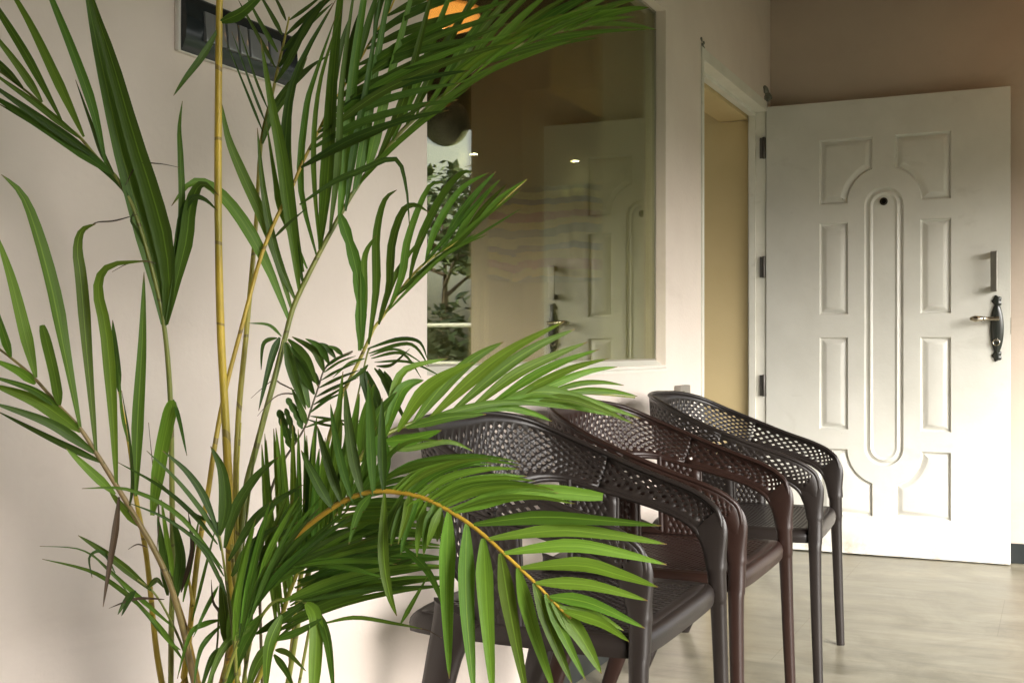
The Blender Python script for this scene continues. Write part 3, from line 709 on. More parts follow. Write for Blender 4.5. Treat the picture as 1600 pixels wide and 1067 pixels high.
def stem_mat(name, c1, c2):
    m = noisy(mat(name, c1, .42), c1, c2, 26, 5, stretch=(1, 1, .35), bump=.2, bscale=160)
    nt, b = nodes(m); src = b.inputs['Base Color'].links[0].from_socket
    tc = N(nt, 'ShaderNodeTexCoord'); sp = N(nt, 'ShaderNodeSeparateXYZ'); nt.links.new(tc.outputs['Object'], sp.inputs[0])
    nz = N(nt, 'ShaderNodeTexNoise', ins={'Scale': 3, 'Detail': 2}); nt.links.new(tc.outputs['Object'], nz.inputs['Vector'])
    a = N(nt, 'ShaderNodeMath', operation='MULTIPLY_ADD', ins={1: .35}); nt.links.new(nz.outputs[0], a.inputs[0]); nt.links.new(sp.outputs['Z'], a.inputs[2])
    s = N(nt, 'ShaderNodeMath', operation='MULTIPLY', ins={1: 8.5}); nt.links.new(a.outputs[0], s.inputs[0]); f = N(nt, 'ShaderNodeMath', operation='FRACT'); nt.links.new(s.outputs[0], f.inputs[0])
    cp = N(nt, 'ShaderNodeMath', operation='COMPARE', ins={1: .5, 2: .02}); nt.links.new(f.outputs[0], cp.inputs[0]); ml = N(nt, 'ShaderNodeMath', operation='MULTIPLY', ins={1: .6}); nt.links.new(cp.outputs[0], ml.inputs[0])
    n2 = N(nt, 'ShaderNodeTexNoise', ins={'Scale': 7, 'Detail': 6}); nt.links.new(tc.outputs['Object'], n2.inputs['Vector']); r2 = N(nt, 'ShaderNodeMapRange', ins={'From Min': .5, 'From Max': .75, 'To Max': .55}); nt.links.new(n2.outputs[0], r2.inputs[0])
    mg = N(nt, 'ShaderNodeMix', data_type='RGBA'); mg.inputs[7].default_value = (.16, .20, .03, 1); nt.links.new(r2.outputs[0], mg.inputs[0]); nt.links.new(src, mg.inputs[6])
    mx = N(nt, 'ShaderNodeMix', data_type='RGBA'); mx.inputs[7].default_value = (.09, .06, .025, 1); nt.links.new(ml.outputs[0], mx.inputs[0]); nt.links.new(mg.outputs[2], mx.inputs[6]); nt.links.new(mx.outputs[2], b.inputs['Base Color'])
    return m
SM = {'y': stem_mat('golden_stalk', (.36, .25, .02), (.68, .48, .05)), 'o': stem_mat('olive_stalk', (.30, .26, .03), (.46, .40, .06)),
      'g': stem_mat('green_stalk', (.13, .17, .03), (.27, .27, .05)), 'r': stem_mat('amber_stalk', (.34, .20, .02), (.54, .34, .035)),
      't': stem_mat('tan_stalk', (.22, .15, .06), (.36, .25, .10)), 'k': stem_mat('brown_stalk', (.06, .05, .03), (.12, .09, .05))}
PX = 1 / 1831
BASE = Vector((1.215, -.30, .30))
palm = thing('palm', 'tall potted areca palm with yellow stalks in front of the beige wall', 'palm', (BASE.x, BASE.y, 0))
PI_ = Matrix.Translation((-BASE.x, -BASE.y, 0))
def keep(p):                               # stay on the room side of the wall
    if p.y > -.022:
        d = p - EYE; p = EYE + d * ((1.200) / d.y)
    return p
def curve3(pts, n):
    P = [Vector(p) for p in pts]
    if len(P) == 2: return [P[0].lerp(P[1], i / n) for i in range(n + 1)]
    return [crom(P, i / n) for i in range(n + 1)]
LK = [0]
def blade(bm, uvl, P, w, tilt, blunt=0, seg=13, fold=.22):
    """leaflet along 3D points P, w metres wide, turned by tilt about its own axis"""
    LK[0] += 1; k = LK[0] % 61
    C = curve3(P, seg); rows = []
    side0 = None
    for i, p in enumerate(C):
        t = i / seg
        a = C[max(i - 1, 0)]; b = C[min(i + 1, seg)]; d = (b - a).normalized()
        view = (p - EYE).normalized(); s = d.cross(view)
        if s.length < .05: s = d.cross(UP)
        s.normalize(); nrm = s.cross(d).normalized()
        tt = tilt * (1 - .35 * t) ; s2 = s * math.cos(tt) + nrm * math.sin(tt); n2 = nrm * math.cos(tt) - s * math.sin(tt)
        if blunt: wf = min(1, .30 + 3.2 * t) * (1 - .5 * (max(0, t - .75) / .25) ** 2)
        else: wf = min(1, .24 + 2.6 * t) if t < .3 else (1 - ((t - .3) / .7) ** 1.7) ** .9
        hw = max(w * .5 * wf, .0003)
        if blunt > 1 and i % 3 == 1: hw *= .72
        rows.append([bm.verts.new(p - s2 * hw - n2 * hw * fold), bm.verts.new(p + n2 * hw * fold), bm.verts.new(p + s2 * hw - n2 * hw * fold)])
    for i in range(seg):
        for j in range(2):
            f = bm.faces.new((rows[i][j], rows[i][j + 1], rows[i + 1][j + 1], rows[i + 1][j])); f.smooth = True
            for l, (uu, vv) in zip(f.loops, ((j / 2, i), (j / 2 + .5, i), (j / 2 + .5, i + 1), (j / 2, i + 1))):
                l[uvl].uv = (uu, k + .01 + .97 * vv / seg * (.97 if not blunt else .85))
def frond(rach, Z, wr, sm, leaves, lm='m', dz=-.03, foot=None, label=None, tiltmean=.25, taper=.72, ws=1):
    """rach: pixels from the foot up; Z: depth at foot and at tip; leaves: (u,v, ..., w, opts) pixel paths"""
    n = len(rach)
    L = [0]
    for a, b in zip(rach, rach[1:]): L.append(L[-1] + math.hypot(b[0] - a[0], b[1] - a[1]))
    zz = lambda f: Z[0] + (Z[1] - Z[0]) * f if len(Z) == 2 else (Z[0] + (Z[1] - Z[0]) * f * 2 if f < .5 else Z[1] + (Z[2] - Z[1]) * (f - .5) * 2)
    RP = [keep(at(u, v, zz(l / L[-1]))) for (u, v), l in zip(rach, L)]
    def near(u, v):
        best = None
        for i in range(n - 1):
            (ax, ay), (bx, by) = rach[i], rach[i + 1]; q = (bx - ax) ** 2 + (by - ay) ** 2
            t = 0 if q == 0 else max(0, min(1, ((u - ax) * (bx - ax) + (v - ay) * (by - ay)) / q))
            d = (ax + t * (bx - ax) - u) ** 2 + (ay + t * (by - ay) - v) ** 2
            if best is None or d < best[0]: best = (d, zz((L[i] + t * (L[i + 1] - L[i])) / L[-1]))
        return best[1]
    groups = {}
    for lf in leaves:
        lf = list(lf); op = lf.pop() if isinstance(lf[-1], dict) else {}
        w = lf.pop(); pts = [(lf[i], lf[i + 1]) for i in range(0, len(lf), 2)]
        key = op.get('m', lm); z0 = near(*pts[0]) - .002; d = op.get('dz', dz + random.uniform(-.03, .03))
        if len(pts) == 2:                   # give a straight one a slight bow
            (a, b), (c, e) = pts; k = op.get('bend', random.uniform(-.02, .05) * (1 if c > a else -1)); pts = [(a, b), ((a + c) / 2 + (e - b) * k, (b + e) / 2 - (c - a) * k), (c, e)]
        m_ = len(pts) - 1
        P = [keep(at(u, v, z0 + d * (i / m_) ** 1.3)) for i, (u, v) in enumerate(pts)]
        groups.setdefault(key, []).append((P, w * PX * z0 * (.84 * ws if w < 30 else .92), op))
    first = None
    bmR = bmesh.new()
    C = curve3(RP, max(24, 3 * n)); m_ = len(C) - 1
    if foot: C = [BASE + Vector(foot)] + C; m_ += 1
    sweep(bmR, C, [max(.0012, wr * PX * 1.4 * .5 * (1 - taper * (i / m_) ** 1.4)) for i in range(m_ + 1)], n=8)
    bmesh.ops.transform(bmR, matrix=PI_, verts=bmR.verts)
    if not groups: return obj('stalk', bmR, SM[sm], palm, True, 60)
    # one leafy blade mesh per frond, the odd leaflets of another tone as extra material slots
    bm = bmesh.new(); uvl = bm.loops.layers.uv.new('UVMap'); keys = list(groups)
    for gi, k in enumerate(keys):
        for P, w_, op in groups[k]:
            nf = len(bm.faces)
            s = random.choice((-1, 1)); tl = op.get('tilt', s * abs(random.gauss(tiltmean, .22)))
            blade(bm, uvl, P, w_ / max(.6, math.cos(tl)), tl, op.get('blunt', 0))
            bm.faces.ensure_lookup_table()
            for f in bm.faces[nf:]: f.material_index = gi
    bmesh.ops.transform(bm, matrix=PI_, verts=bm.verts)
    o = obj('frond', bm, LM[keys[0]], palm, False, recalc=False)
    for k in keys[1:]: o.data.materials.append(LM[k])
    obj('stalk', bmR, SM[sm], o, True, 60)
    if label: o['label'] = label
    return o
def interp(poly, t):
    L = [0]
    for a, b in zip(poly, poly[1:]): L.append(L[-1] + math.hypot(b[0] - a[0], b[1] - a[1]))
    x = t * L[-1]
    for i in range(len(poly) - 1):
        if x <= L[i + 1] or i == len(poly) - 2:
            f = (x - L[i]) / max(1e-6, L[i + 1] - L[i]); return (poly[i][0] + f * (poly[i + 1][0] - poly[i][0]), poly[i][1] + f * (poly[i + 1][1] - poly[i][1]))
def series(n, bases, tips, w, bend=.06, jit=6, **op):
    out = []
    for i in range(n):
        t = i / max(1, n - 1); a = interp(bases, t); b = interp(tips, t)
        b = (b[0] + random.uniform(-jit, jit), b[1] + random.uniform(-jit, jit)); k = bend + random.uniform(-.02, .02)
        dx, dy = b[0] - a[0], b[1] - a[1]
        q1 = (a[0] + .35 * dx + dy * k, a[1] + .35 * dy - dx * k); q2 = (a[0] + .72 * dx + dy * k * .8, a[1] + .72 * dy - dx * k * .8)
        out.append((*a, *q1, *q2, *b, w * random.uniform(.85, 1.15), dict(op)))
    return out
# every frond: stalk path, depth, leaflets (base ... tip, width)
# tall yellow stalk running out of the top of the picture
frond([(365, 1067), (360, 900), (357, 760), (352, 650), (345, 520), (341, 350), (341, 200), (343, 0), (348, -80), (360, -180)], (1.40, 1.36), 14, 'y',
      [(344, 35, 380, 18, 425, -25, 20), (341, 45, 318, 85, 290, 122, 271, 150, 13, {'m': 'd'}), (346, -40, 330, -110, 300, -170, 18), (350, -80, 380, -140, 420, -180, 18), (352, -110, 330, -180, 310, -230, 16)], foot=(.0, .0, 0), taper=.35)
# big frond sweeping to the upper right
F1 = [(360, 1067), (365, 960), (372, 860), (385, 760), (398, 708), (415, 644), (432, 580), (445, 529), (459, 478), (486, 421), (520, 357), (561, 287), (615, 219), (652, 182), (702, 142), (756, 98), (837, 61), (905, 42), (965, 40)]
lv = [(452, 502, 415, 410, 375, 340, 335, 295, 300, 285, 268, 322, 23), (455, 482, 418, 360, 380, 275, 356, 215, 346, 160, 21), (468, 455, 452, 330, 440, 240, 424, 160, 407, 60, 24),
      (473, 440, 448, 300, 447, 200, 465, 110, 525, 0, 20, {'m': 'd'}), (495, 400, 470, 290, 478, 175, 492, 120, 525, 25, 13), (500, 395, 490, 250, 500, 130, 535, 15, 10),
      (474, 425, 460, 350, 450, 250, 452, 180, 456, 120, 16), (462, 470, 432, 400, 412, 300, 402, 200, 16), (480, 420, 440, 330, 430, 280, 416, 190, 13),
      (500, 390, 512, 267, 522, 100, 545, -120, 24), (530, 342, 542, 225, 557, 75, 590, -130, 23), (552, 303, 567, 235, 585, 115, 625, -110, 19),
      (572, 275, 586, 215, 612, 110, 665, -90, 19), (590, 250, 625, 172, 648, 95, 690, -70, 18), (612, 222, 657, 118, 686, 37, 725, -60, 16), (635, 196, 690, 88, 755, -35, 16),
      (540, 330, 552, 240, 575, 120, 600, -40, 14, {'m': 'd'}), (515, 365, 528, 250, 535, 120, 560, -60, 14, {'m': 'd'})]
lv += series(11, [(650, 184), (702, 142), (756, 98), (837, 61), (910, 42)], [(775, -30), (830, -25), (885, -15), (950, -8), (1012, 8)], 14, .05)
lv += series(9, [(660, 178), (756, 98), (860, 56), (925, 40)], [(800, 60), (880, 25), (960, 10), (1022, 44)], 9, .07, m='b')
lv += series(9, [(560, 290), (640, 195), (756, 100), (837, 62)], [(700, 160), (775, 105), (880, 62), (1016, 42)], 9, .03, m='m')
lv += series(6, [(700, 144), (800, 80), (890, 46)], [(900, 20), (970, 0), (1010, -8)], 8, .05, m='b')
frond(F1, (1.42, 1.5, 1.62), 12, 'g', lv, 'm', foot=(.01, -.01, 0))
# frond with the thin golden stalk and dark leaflets crossing behind
F2 = [(290, 1067), (300, 950), (310, 860), (325, 770), (335, 700), (352, 610), (378, 510), (405, 410), (430, 345), (456, 294), (472, 256), (496, 209), (516, 169), (550, 115), (582, 60), (610, 15), (630, -40)]
lv = [(468, 320, 520, 285, 560, 268, 616, 248, 634, 288, 640, 358, 12, {'m': 'd'}), (470, 262, 520, 235, 600, 200, 672, 160, 15, {'m': 'd'}), (428, 372, 450, 350, 480, 325, 6, {'m': 'd'})]
lv += series(10, [(470, 262), (516, 169), (550, 115), (605, 25)], [(700, 175), (745, 95), (765, 40), (770, -40)], 15, .04, m='d')
lv += series(5, [(490, 222), (540, 130)], [(810, 70), (800, 0)], 14, .05, m='m')
lv += series(5, [(520, 165), (605, 22)], [(550, 30), (640, -90)], 13, .04, m='d')
lv += [(540, 130, 610, 100, 660, 72, 705, 40, 10, {'m': 'd'}), (575, 70, 610, 40, 650, 20, 700, -20, 10, {'m': 'd'})]
frond(F2, (1.38, 1.46, 1.56), 9, 'y', lv, 'd', foot=(-.02, .01, 0))
# olive stalk with the dark thin leaflets over the switch plate
F3 = [(368, 1067), (368, 800), (370, 700), (375, 620), (385, 520), (393, 430), (400, 350), (408, 223), (425, 150), (437, 95), (445, 60), (452, 27)]
lv = [(447, 33, 437, 10, 425, -12, 7), (441, 55, 425, 25, 402, -15, 9), (434, 82, 412, 45, 385, -5, 9), (430, 106, 405, 60, 372, 0, 8), (411, 207, 388, 150, 352, 62, 5), (414, 190, 396, 145, 362, 50, 5), (418, 170, 398, 120, 372, 40, 5),
      (452, 32, 480, 12, 505, -8, 7), (447, 55, 480, 25, 522, -12, 9), (440, 80, 475, 45, 520, 5, 10), (436, 105, 470, 55, 500, 10, 540, -20, 17), (430, 130, 455, 90, 480, 40, 510, 0, 12),
      (424, 165, 455, 130, 485, 105, 515, 86, 10), (418, 190, 440, 150, 475, 115, 500, 93, 12), (410, 225, 425, 180, 455, 140, 480, 90, 14)]
frond(F3, (1.46, 1.58), 11, 'o', lv, 'd', foot=(.02, .01, 0))
# upper left frond with the wide unsplit blade
F4 = [(267, 1067), (268, 960), (270, 896), (268, 707), (267, 640), (262, 560), (255, 500), (247, 460), (232, 400), (210, 330), (195, 300), (180, 275), (150, 245), (125, 215), (95, 190), (50, 150), (0, 112), (-60, 70)]
lv = [(257, 508, 264, 450, 256, 375, 236, 300, 209, 215, 176, 100, 153, 30, 134, -35, 33, {'tilt': .35, 'm': 'm'}), (255, 507, 247, 455, 230, 382, 209, 305, 186, 220, 160, 105, 144, 33, 130, -35, 33, {'tilt': -.2, 'm': 'm'}), (260, 507, 278, 430, 291, 375, 296, 330, 306, 297, 320, 288, 342, 306, 26, {'m': 'm'}),
      (268, 430, 283, 330, 282, 250, 280, 200, 285, 158, 12), (270, 410, 283, 340, 300, 310, 320, 312, 340, 330, 13, {'m': 'd'}), (165, 256, 145, 169, 115, 84, 81, 0, 60, -50, 18), (131, 214, 91, 128, 47, 37, 0, -42, 18), (96, 188, 44, 91, 0, 20, -20, -10, 16),
      (66, 160, 30, 105, -25, 35, 15), (36, 138, 0, 101, -30, 75, 14), (178, 272, 160, 240, 145, 200, 118, 125, 10, {'m': 'd'}),
      (177, 273, 90, 213, -25, 142, 22, {'m': 'd'}), (152, 247, 70, 190, -25, 124, 17, {'m': 'd'}), (200, 306, 170, 270, 110, 228, -10, 158, 13, {'m': 'd'}), (125, 216, 60, 165, -20, 108, 13, {'m': 'm'}),
      (225, 385, 215, 360, 205, 345, 210, 330, 5, {'m': 'd'}), (245, 412, 225, 408, 200, 412, 175, 425, 3, {'m': 'x'}), (196, 290, 215, 258, 248, 256, 280, 262, 3, {'m': 'x'}), (215, 335, 180, 345, 150, 348, 135, 360, 3, {'m': 'x'})]
frond(F4, (1.40, 1.33), 9, 'g', lv, 'm', foot=(-.03, .01, 0), label='yellow stalk carrying one wide unsplit green blade')
# left middle frond
F5 = [(304, 1067), (287, 987), (267, 916), (243, 862), (216, 815), (175, 747), (148, 704), (125, 669), (91, 633), (54, 591), (17, 559), (-25, 528)]
lv = [(17, 558, 5, 520, -12, 465, 15), (56, 590, 40, 525, 17, 434, -8, 360, 22), (93, 633, 84, 580, 66, 508, 18, {'blunt': 1, 'm': 'm'}), (125, 668, 101, 545, 82, 450, 57, 360, 34, 304, 2, 273, 23),
      (150, 706, 137, 560, 127, 440, 121, 390, 128, 360, 150, 350, 22), (182, 757, 176, 640, 166, 520, 153, 450, 172, 415, 232, 408, 22), (212, 775, 215, 660, 222, 540, 225, 425, 22),
      (238, 805, 252, 710, 262, 660, 270, 626, 25, {'blunt': 1}), (271, 624, 281, 660, 292, 712, 8, {'m': 'd'}),
      (55, 600, 30, 580, -15, 560, 17), (92, 637, 50, 608, -20, 586, 13), (126, 674, 60, 628, -15, 600, 26), (148, 708, 80, 662, -15, 628, 19, {'m': 'd'}), (163, 724, 90, 690, -5, 642, 13, {'m': 'd'}), (180, 772, 140, 735, 103, 700, 17), (218, 822, 195, 795, 170, 765, 13),
      (186, 776, 180, 830, 170, 890, 161, 948, 13, {'m': 'x'}), (230, 855, 215, 850, 200, 858, 3, {'m': 'x'}), (200, 800, 207, 760, 203, 690, 190, 610, 6, {'m': 'd'}), (245, 860, 248, 800, 240, 740, 232, 660, 3, {'m': 'x'})]
frond(F5, (1.36, 1.30), 10, 't', lv, 'b', foot=(-.02, -.02, 0), tiltmean=.15)
frond([(253, 1067), (243, 1004), (229, 869), (212, 775), (204, 710), (194, 654), (184, 600)], (1.42, 1.40), 10, 'y', [(186, 612, 182, 560, 176, 500, 14, {'m': 'm'}), (200, 690, 190, 640, 186, 570, 6)], foot=(-.04, .02, 0))
# small frond low on the left
F6 = [(300, 1060), (285, 1010), (262, 960), (240, 925), (215, 905)]
lv = [(236, 922, 195, 887, 155, 857, 122, 836, 15), (272, 980, 220, 935, 172, 892, 142, 863, 9), (205, 932, 165, 885, 125, 858, 62, 853, 4), (238, 964, 195, 925, 142, 892, 66, 873, 9), (262, 1002, 235, 965, 208, 938, 9),
      (207, 923, 195, 940, 184, 960, 10, {'m': 'd'}), (212, 922, 200, 942, 190, 962, 8, {'m': 'd'}), (257, 936, 220, 934, 195, 940, 170, 950, 5, {'m': 'x'}), (180, 895, 160, 862, 140, 870, 144, 902, 6, {'m': 'd'}), (232, 918, 245, 905, 256, 918, 10),
      (285, 1030, 255, 985, 225, 950, 8), (282, 1015, 262, 1000, 240, 965, 6)]
frond(F6, (1.38, 1.34), 5, 'g', lv, 'm', foot=(-.01, -.03, 0))
# frond leaning left, its blades fanned round (345, 840)
F7 = [(370, 1067), (366, 1000), (358, 940), (350, 880), (343, 835), (340, 815)]
lv = [(348, 888, 280, 805, 202, 765, 128, 763, 9, {'m': 'm'}), (340, 850, 304, 805, 253, 761, 184, 722, 9), (342, 842, 317, 801, 277, 751, 229, 704, 9), (341, 832, 318, 775, 290, 735, 254, 704, 14), (343, 836, 352, 790, 347, 735, 329, 697, 24, {'tilt': .1}),
      (351, 856, 368, 795, 400, 745, 435, 714, 20), (357, 876, 395, 815, 430, 784, 474, 757, 17), (362, 900, 395, 850, 435, 820, 18), (368, 925, 410, 860, 465, 815, 12, {'m': 'd'}),
      (350, 900, 320, 855, 260, 810, 200, 785, 8), (354, 930, 325, 870, 290, 830, 8), (345, 860, 335, 820, 300, 800, 240, 745, 7)]
frond(F7, (1.32, 1.30), 6, 'g', lv, 'd', dz=-.02, foot=(.01, -.05, 0))
# dark little frond in the middle
F8 = [(405, 900), (420, 780), (440, 726), (456, 700), (476, 668), (487, 636), (499, 600), (506, 579), (521, 562), (551, 549)]
lv = [(510, 573, 528, 560, 550, 552, 5), (506, 582, 530, 566, 556, 556, 5), (502, 594, 530, 578, 560, 566, 5), (498, 606, 530, 590, 562, 578, 6), (494, 620, 525, 604, 560, 590, 6), (490, 632, 515, 618, 545, 600, 6), (484, 645, 510, 625, 540, 612, 6),
      (506, 580, 492, 548, 456, 526, 15), (514, 568, 500, 542, 477, 529, 13), (524, 559, 510, 542, 496, 536, 11), (499, 600, 480, 574, 454, 536, 17), (491, 616, 473, 580, 456, 552, 15), (483, 637, 463, 580, 449, 534, 20, {'m': 'm'}),
      (535, 555, 525, 545, 512, 540, 9), (456, 702, 446, 670, 436, 640, 15, {'blunt': 2}), (462, 690, 455, 665, 446, 638, 11, {'blunt': 2}), (472, 670, 462, 645, 448, 622, 13, {'blunt': 2}), (478, 662, 470, 640, 455, 605, 13),
      (470, 615, 440, 600, 425, 595, 392, 622, 3, {'m': 'x'}), (480, 625, 455, 615, 430, 620, 402, 650, 3, {'m': 'x'}), (485, 650, 520, 655, 560, 660, 5), (480, 655, 520, 665, 570, 655, 5), (476, 668, 520, 655, 545, 670, 6)]
frond(F8, (1.44, 1.52), 5, 'k', lv, 'd', foot=(.02, .0, 0))
# leaflets hanging round the joint of the big frond
lv = [(437, 527, 424, 560, 404, 642, 14), (433, 528, 412, 537, 408, 578, 8), (440, 526, 420, 508, 388, 505, 6), (446, 535, 460, 590, 478, 640, 20), (450, 530, 480, 560, 497, 605, 14)]
frond([(375, 900), (400, 700), (430, 585), (442, 530)], (1.45, 1.47), 4, 'g', lv, 'd', foot=(.01, .01, 0))
# middle right frond in front of the pane
F9 = [(450, 1067), (470, 900), (500, 740), (530, 630), (547, 592), (559, 568), (574, 536), (585, 512), (598, 495), (635, 441), (669, 407), (709, 380), (740, 352), (780, 318), (822, 281)]
lv = [(562, 548, 563, 465, 552, 400, 531, 335, 22, {'blunt': 2}), (566, 545, 568, 463, 570, 400, 588, 368, 15), (576, 538, 588, 450, 588, 370, 600, 315, 620, 297, 16), (592, 507, 608, 450, 613, 380, 630, 330, 650, 321, 671, 333, 15),
      (608, 482, 628, 430, 638, 370, 668, 295, 692, 284, 15), (640, 437, 655, 380, 690, 308, 720, 272, 738, 269, 14), (665, 410, 682, 355, 720, 296, 764, 270, 14), (690, 393, 712, 345, 745, 300, 775, 268, 14), (707, 381, 745, 320, 782, 280, 12),
      (725, 365, 760, 320, 792, 288, 9), (740, 353, 780, 310, 824, 280, 9), (640, 440, 710, 385, 787, 310, 7), (620, 462, 680, 408, 745, 364, 11), (650, 427, 740, 372, 816, 325, 6), (592, 500, 618, 430, 660, 370, 12), (602, 490, 690, 402, 762, 366, 7),
      (680, 400, 740, 350, 800, 300, 7), (700, 386, 750, 345, 815, 295, 7), (660, 415, 720, 345, 770, 290, 9)]
frond(F9, (1.44, 1.52, 1.60), 8, 'o', lv, 'm', foot=(.03, .01, 0))
# arching thin leaflets in the middle
lv = [(574, 545, 622, 530, 655, 534, 668, 562, 8), (576, 552, 640, 537, 670, 572, 7), (580, 560, 628, 552, 658, 590, 6), (585, 566, 640, 566, 697, 592, 5), (578, 556, 620, 546, 668, 573, 5), (592, 576, 607, 608, 617, 642, 13), (588, 572, 612, 570, 640, 545, 6), (585, 575, 605, 600, 625, 640, 640, 670, 10), (575, 570, 560, 585, 520, 610, 8), (570, 560, 545, 568, 520, 590, 6),
      (600, 580, 612, 600, 622, 625, 9), (565, 575, 575, 610, 582, 660, 22), (572, 580, 592, 640, 606, 700, 22), (585, 600, 575, 660, 570, 720, 20, {'m': 'm'})]
frond([(480, 1000), (520, 800), (550, 660), (572, 560), (578, 545)], (1.46, 1.50), 5, 'g', lv, 'd', foot=(.03, 0, 0))
# bright frond pointing right in front of the chair backs
F10 = [(450, 1067), (480, 900), (520, 800), (560, 722), (584, 690), (635, 664), (702, 647), (763, 633), (804, 622), (850, 615), (900, 614), (950, 617), (992, 621)]
lv = [(600, 685, 622, 620, 640, 600, 662, 594, 22), (621, 674, 660, 615, 700, 585, 740, 566, 24), (645, 663, 690, 605, 740, 560, 787, 534, 23), (672, 653, 740, 590, 800, 545, 882, 502, 22), (702, 647, 780, 580, 840, 540, 899, 514, 20), (733, 641, 800, 588, 860, 558, 919, 534, 19),
      (764, 634, 830, 590, 880, 565, 936, 546, 16), (790, 627, 850, 595, 900, 573, 951, 560, 15), (817, 621, 870, 598, 920, 580, 965, 573, 14), (844, 617, 900, 600, 940, 597, 975, 602, 10), (871, 615, 920, 610, 960, 612, 996, 619, 12),
      (764, 635, 840, 612, 905, 622, 1001, 654, 21), (740, 641, 820, 625, 880, 632, 972, 652, 18), (709, 648, 780, 636, 830, 645, 862, 658, 14), (635, 668, 700, 652, 760, 647, 17), (600, 690, 640, 686, 690, 672, 22), (585, 695, 610, 640, 630, 580, 700, 560, 18),
      (650, 664, 720, 640, 800, 628, 900, 640, 14), (590, 700, 640, 700, 700, 690, 740, 705, 12, {'m': 'm'}), (800, 628, 880, 622, 940, 640, 990, 662, 14), (575, 712, 590, 650, 620, 612, 18, {'m': 'm'}), (565, 722, 570, 660, 585, 600, 18, {'m': 'm'})]
frond(F10, (1.40, 1.40, 1.52), 9, 'g', lv, 'b', dz=.02, foot=(.03, -.02, 0), tiltmean=.15, ws=1.1)
# nearest frond, amber stalk, hanging over the nearest chair
F11 = [(345, 1067), (370, 990), (398, 925), (439, 859), (470, 830), (505, 803), (540, 781), (575, 769), (615, 768), (662, 778), (702, 798), (736, 820), (763, 842), (787, 864), (814, 889), (837, 911), (858, 933), (875, 950), (892, 966)]
lv = [(709, 799, 760, 782, 804, 771, 860, 768, 942, 776, 23, {'blunt': 1}), (740, 819, 838, 808, 930, 812, 1034, 821, 21), (763, 842, 871, 828, 960, 836, 1042, 850, 21), (787, 864, 888, 852, 970, 864, 1042, 882, 21), (814, 887, 905, 882, 970, 898, 1028, 917, 21),
      (837, 910, 922, 914, 1012, 938, 19), (859, 932, 922, 942, 1008, 981, 20), (881, 954, 939, 972, 983, 1002, 17), (875, 948, 930, 960, 975, 985, 13),
      (601, 770, 599, 860, 607, 922, 620, 962, 17), (659, 779, 640, 805, 633, 840, 23), (681, 789, 686, 812, 683, 846, 16), (701, 799, 698, 909, 702, 1060, 26), (729, 818, 729, 943, 741, 1088, 26), (755, 841, 760, 943, 771, 1098, 27), (782, 864, 798, 960, 825, 1098, 25),
      (809, 887, 832, 977, 869, 1088, 23), (834, 911, 864, 994, 894, 1068, 21), (863, 939, 905, 990, 940, 1052, 27), (852, 928, 880, 990, 915, 1062, 18), (640, 774, 636, 800, 622, 850, 14), (580, 772, 560, 800, 545, 850, 14, {'m': 'm'})]
lv += series(15, [(610, 768), (705, 799)], [(735, 722), (790, 722), (840, 750), (900, 790)], 10, .10)
lv += series(6, [(630, 772), (690, 792)], [(600, 850), (650, 870), (672, 850)], 13, -.05, m='m')
lv += series(6, [(520, 795), (600, 770)], [(475, 700), (520, 620), (560, 590), (600, 620)], 15, .02, m='d')
frond(F11, (1.36, 1.24, 1.16), 8.5, 'r', lv, 'b', dz=-.01, foot=(.02, -.06, 0), tiltmean=.12, taper=.6, ws=1.2, label='nearest drooping frond with amber stalk and broad bright leaflets')
lv = series(13, [(372, 1010), (395, 940), (430, 880)], [(455, 790), (500, 770), (560, 795), (630, 815), (640, 860), (600, 905)], 12, .05)
lv += series(9, [(375, 1000), (430, 890)], [(430, 780), (540, 800), (590, 860)], 11, .04, m='d')
lv += series(7, [(365, 1000), (400, 920)], [(395, 830), (440, 760), (470, 770)], 13, .03, m='b')
frond([(350, 1067), (362, 1030), (385, 970), (410, 915), (440, 880)], (1.31, 1.29), 6, 'g', lv, 'm', foot=(.01, -.07, 0))
# fan of narrow leaflets behind it
F12 = [(400, 1067), (430, 1000), (450, 930), (480, 864), (520, 808), (560, 770), (600, 745)]
lv = series(20, [(436, 985), (480, 864), (540, 788)], [(700, 915), (705, 890), (690, 850), (700, 800)], 14, .05)
lv += series(10, [(430, 1000), (500, 838)], [(650, 880), (640, 820)], 12, .04, m='d')
lv += series(15, [(540, 790), (600, 745)], [(700, 780), (740, 715), (820, 725)], 9, .10, m='m')
lv += series(17, [(432, 980), (480, 864), (530, 800)], [(405, 700), (440, 655), (475, 670), (510, 690), (545, 650)], 13, .0, m='b')
lv += series(10, [(470, 880), (560, 775)], [(470, 740), (500, 690), (560, 650), (620, 690)], 15, .0, m='m')
lv += [(490, 850, 487, 740, 495, 650, 15), (520, 808, 524, 700, 536, 580, 19), (545, 785, 550, 690, 562, 615, 20), (565, 768, 582, 690, 578, 600, 20), (590, 750, 600, 720, 640, 690, 690, 688, 9), (588, 760, 600, 720, 590, 680, 24, {'blunt': 1})]
frond(F12, (1.38, 1.36), 9, 'o', lv, 'm', foot=(.02, -.02, 0))
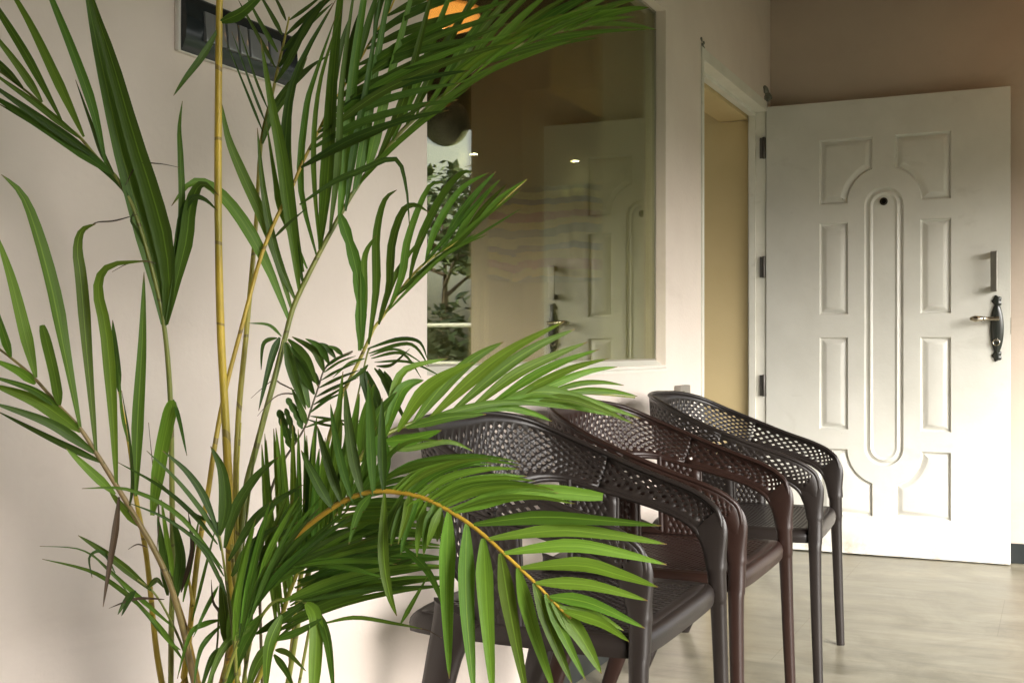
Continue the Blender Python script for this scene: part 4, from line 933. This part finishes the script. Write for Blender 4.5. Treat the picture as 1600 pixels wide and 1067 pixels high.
# hanging blades low in the middle
F13 = [(380, 1067), (395, 990), (425, 942), (456, 936), (478, 942), (500, 956)]
lv = [(478, 942, 492, 960, 494, 1000, 490, 1080, 25, {'blunt': 1, 'm': 'b'}), (495, 952, 512, 1000, 522, 1085, 17), (504, 974, 556, 964, 620, 974, 660, 982, 8, {'m': 'b'}), (626, 974, 645, 940, 668, 900, 9, {'m': 'b'}), (630, 854, 670, 894, 702, 966, 14, {'m': 'm'}), (655, 981, 670, 985, 690, 996, 2, {'m': 'x'}),
      (440, 940, 530, 902, 652, 880, 13), (455, 938, 560, 906, 690, 884, 13), (470, 940, 570, 922, 702, 914, 10, {'m': 'd'}), (430, 1015, 450, 1020, 478, 1048, 11), (428, 1022, 445, 1045, 460, 1075, 13), (425, 1000, 400, 1040, 385, 1085, 20), (440, 960, 420, 1010, 415, 1085, 22, {'m': 'b'}),
      (410, 960, 380, 1010, 350, 1090, 22), (400, 975, 350, 1010, 320, 1085, 16), (430, 1000, 470, 985, 505, 965, 14), (400, 990, 450, 960, 520, 905, 16, {'m': 'd'})]
frond(F13, (1.34, 1.32), 6, 'g', lv, 'm', foot=(.02, -.05, 0))
# leaflets arching low on the left of the trunk
lv = [(345, 968, 320, 975, 297, 992, 277, 1060, 10), (347, 975, 322, 1000, 310, 1025, 302, 1080, 10), (350, 1010, 330, 1030, 312, 1085, 13), (341, 915, 322, 950, 302, 995, 8), (262, 930, 256, 870, 246, 805, 16, {'m': 'd'}), (275, 935, 283, 870, 270, 808, 20, {'m': 'd'}), (283, 925, 300, 860, 294, 800, 9, {'m': 'x'}),
      (286, 940, 300, 870, 312, 805, 8), (300, 970, 320, 890, 338, 820, 6, {'m': 'm'}), (352, 1000, 345, 960, 333, 940, 330, 905, 6, {'m': 'x'}), (270, 900, 262, 850, 252, 780, 12, {'m': 'b'}), (360, 1020, 352, 960, 345, 900, 24, {'m': 'm'}), (372, 1030, 362, 980, 372, 900, 22, {'m': 'm'}), (385, 1030, 390, 950, 420, 870, 20, {'m': 'm'})]
frond([(330, 1067), (335, 1040), (340, 1000), (342, 950)], (1.36, 1.36), 5, 'g', lv, 'm', foot=(.0, -.03, 0))
# bare stalks
frond([(285, 1067), (300, 960), (299, 930), (292, 888)], (1.38, 1.38), 9, 'y', [], foot=(-.02, -.01, 0))
frond([(308, 1067), (290, 987), (277, 940), (268, 905)], (1.39, 1.40), 13, 'r', [], foot=(-.01, 0, 0))
frond([(352, 1067), (362, 1000), (374, 955), (366, 900), (362, 850)], (1.35, 1.36), 14, 'o', [], foot=(.01, -.02, 0))
frond([(372, 1067), (372, 900), (370, 780), (376, 660)], (1.44, 1.45), 9, 'o', [], foot=(.015, .01, 0))
# pot on the floor, below the picture
pot = thing('plant_pot', 'plain dark clay pot holding the palm on the porch floor', 'plant pot', (BASE.x, BASE.y, .001))
bm = bmesh.new(); lathe(bm, [(.12, 0), (.13, .01), (.165, .27), (.175, .275), (.178, .31), (.165, .31), (.16, .27), (.15, .262)], 36); obj('pot', bm, mat('clay_pot', (.12, .06, .04), .7), pot, True, 50)
bm = bmesh.new(); lathe(bm, [(.155, .26), (.155, .285), (.08, .292)], 30); obj('soil', bm, noisy(mat('soil', (.03, .02, .012), .95), (.02, .014, .01), (.06, .04, .025), 30, 5, bump=.6), pot, True)
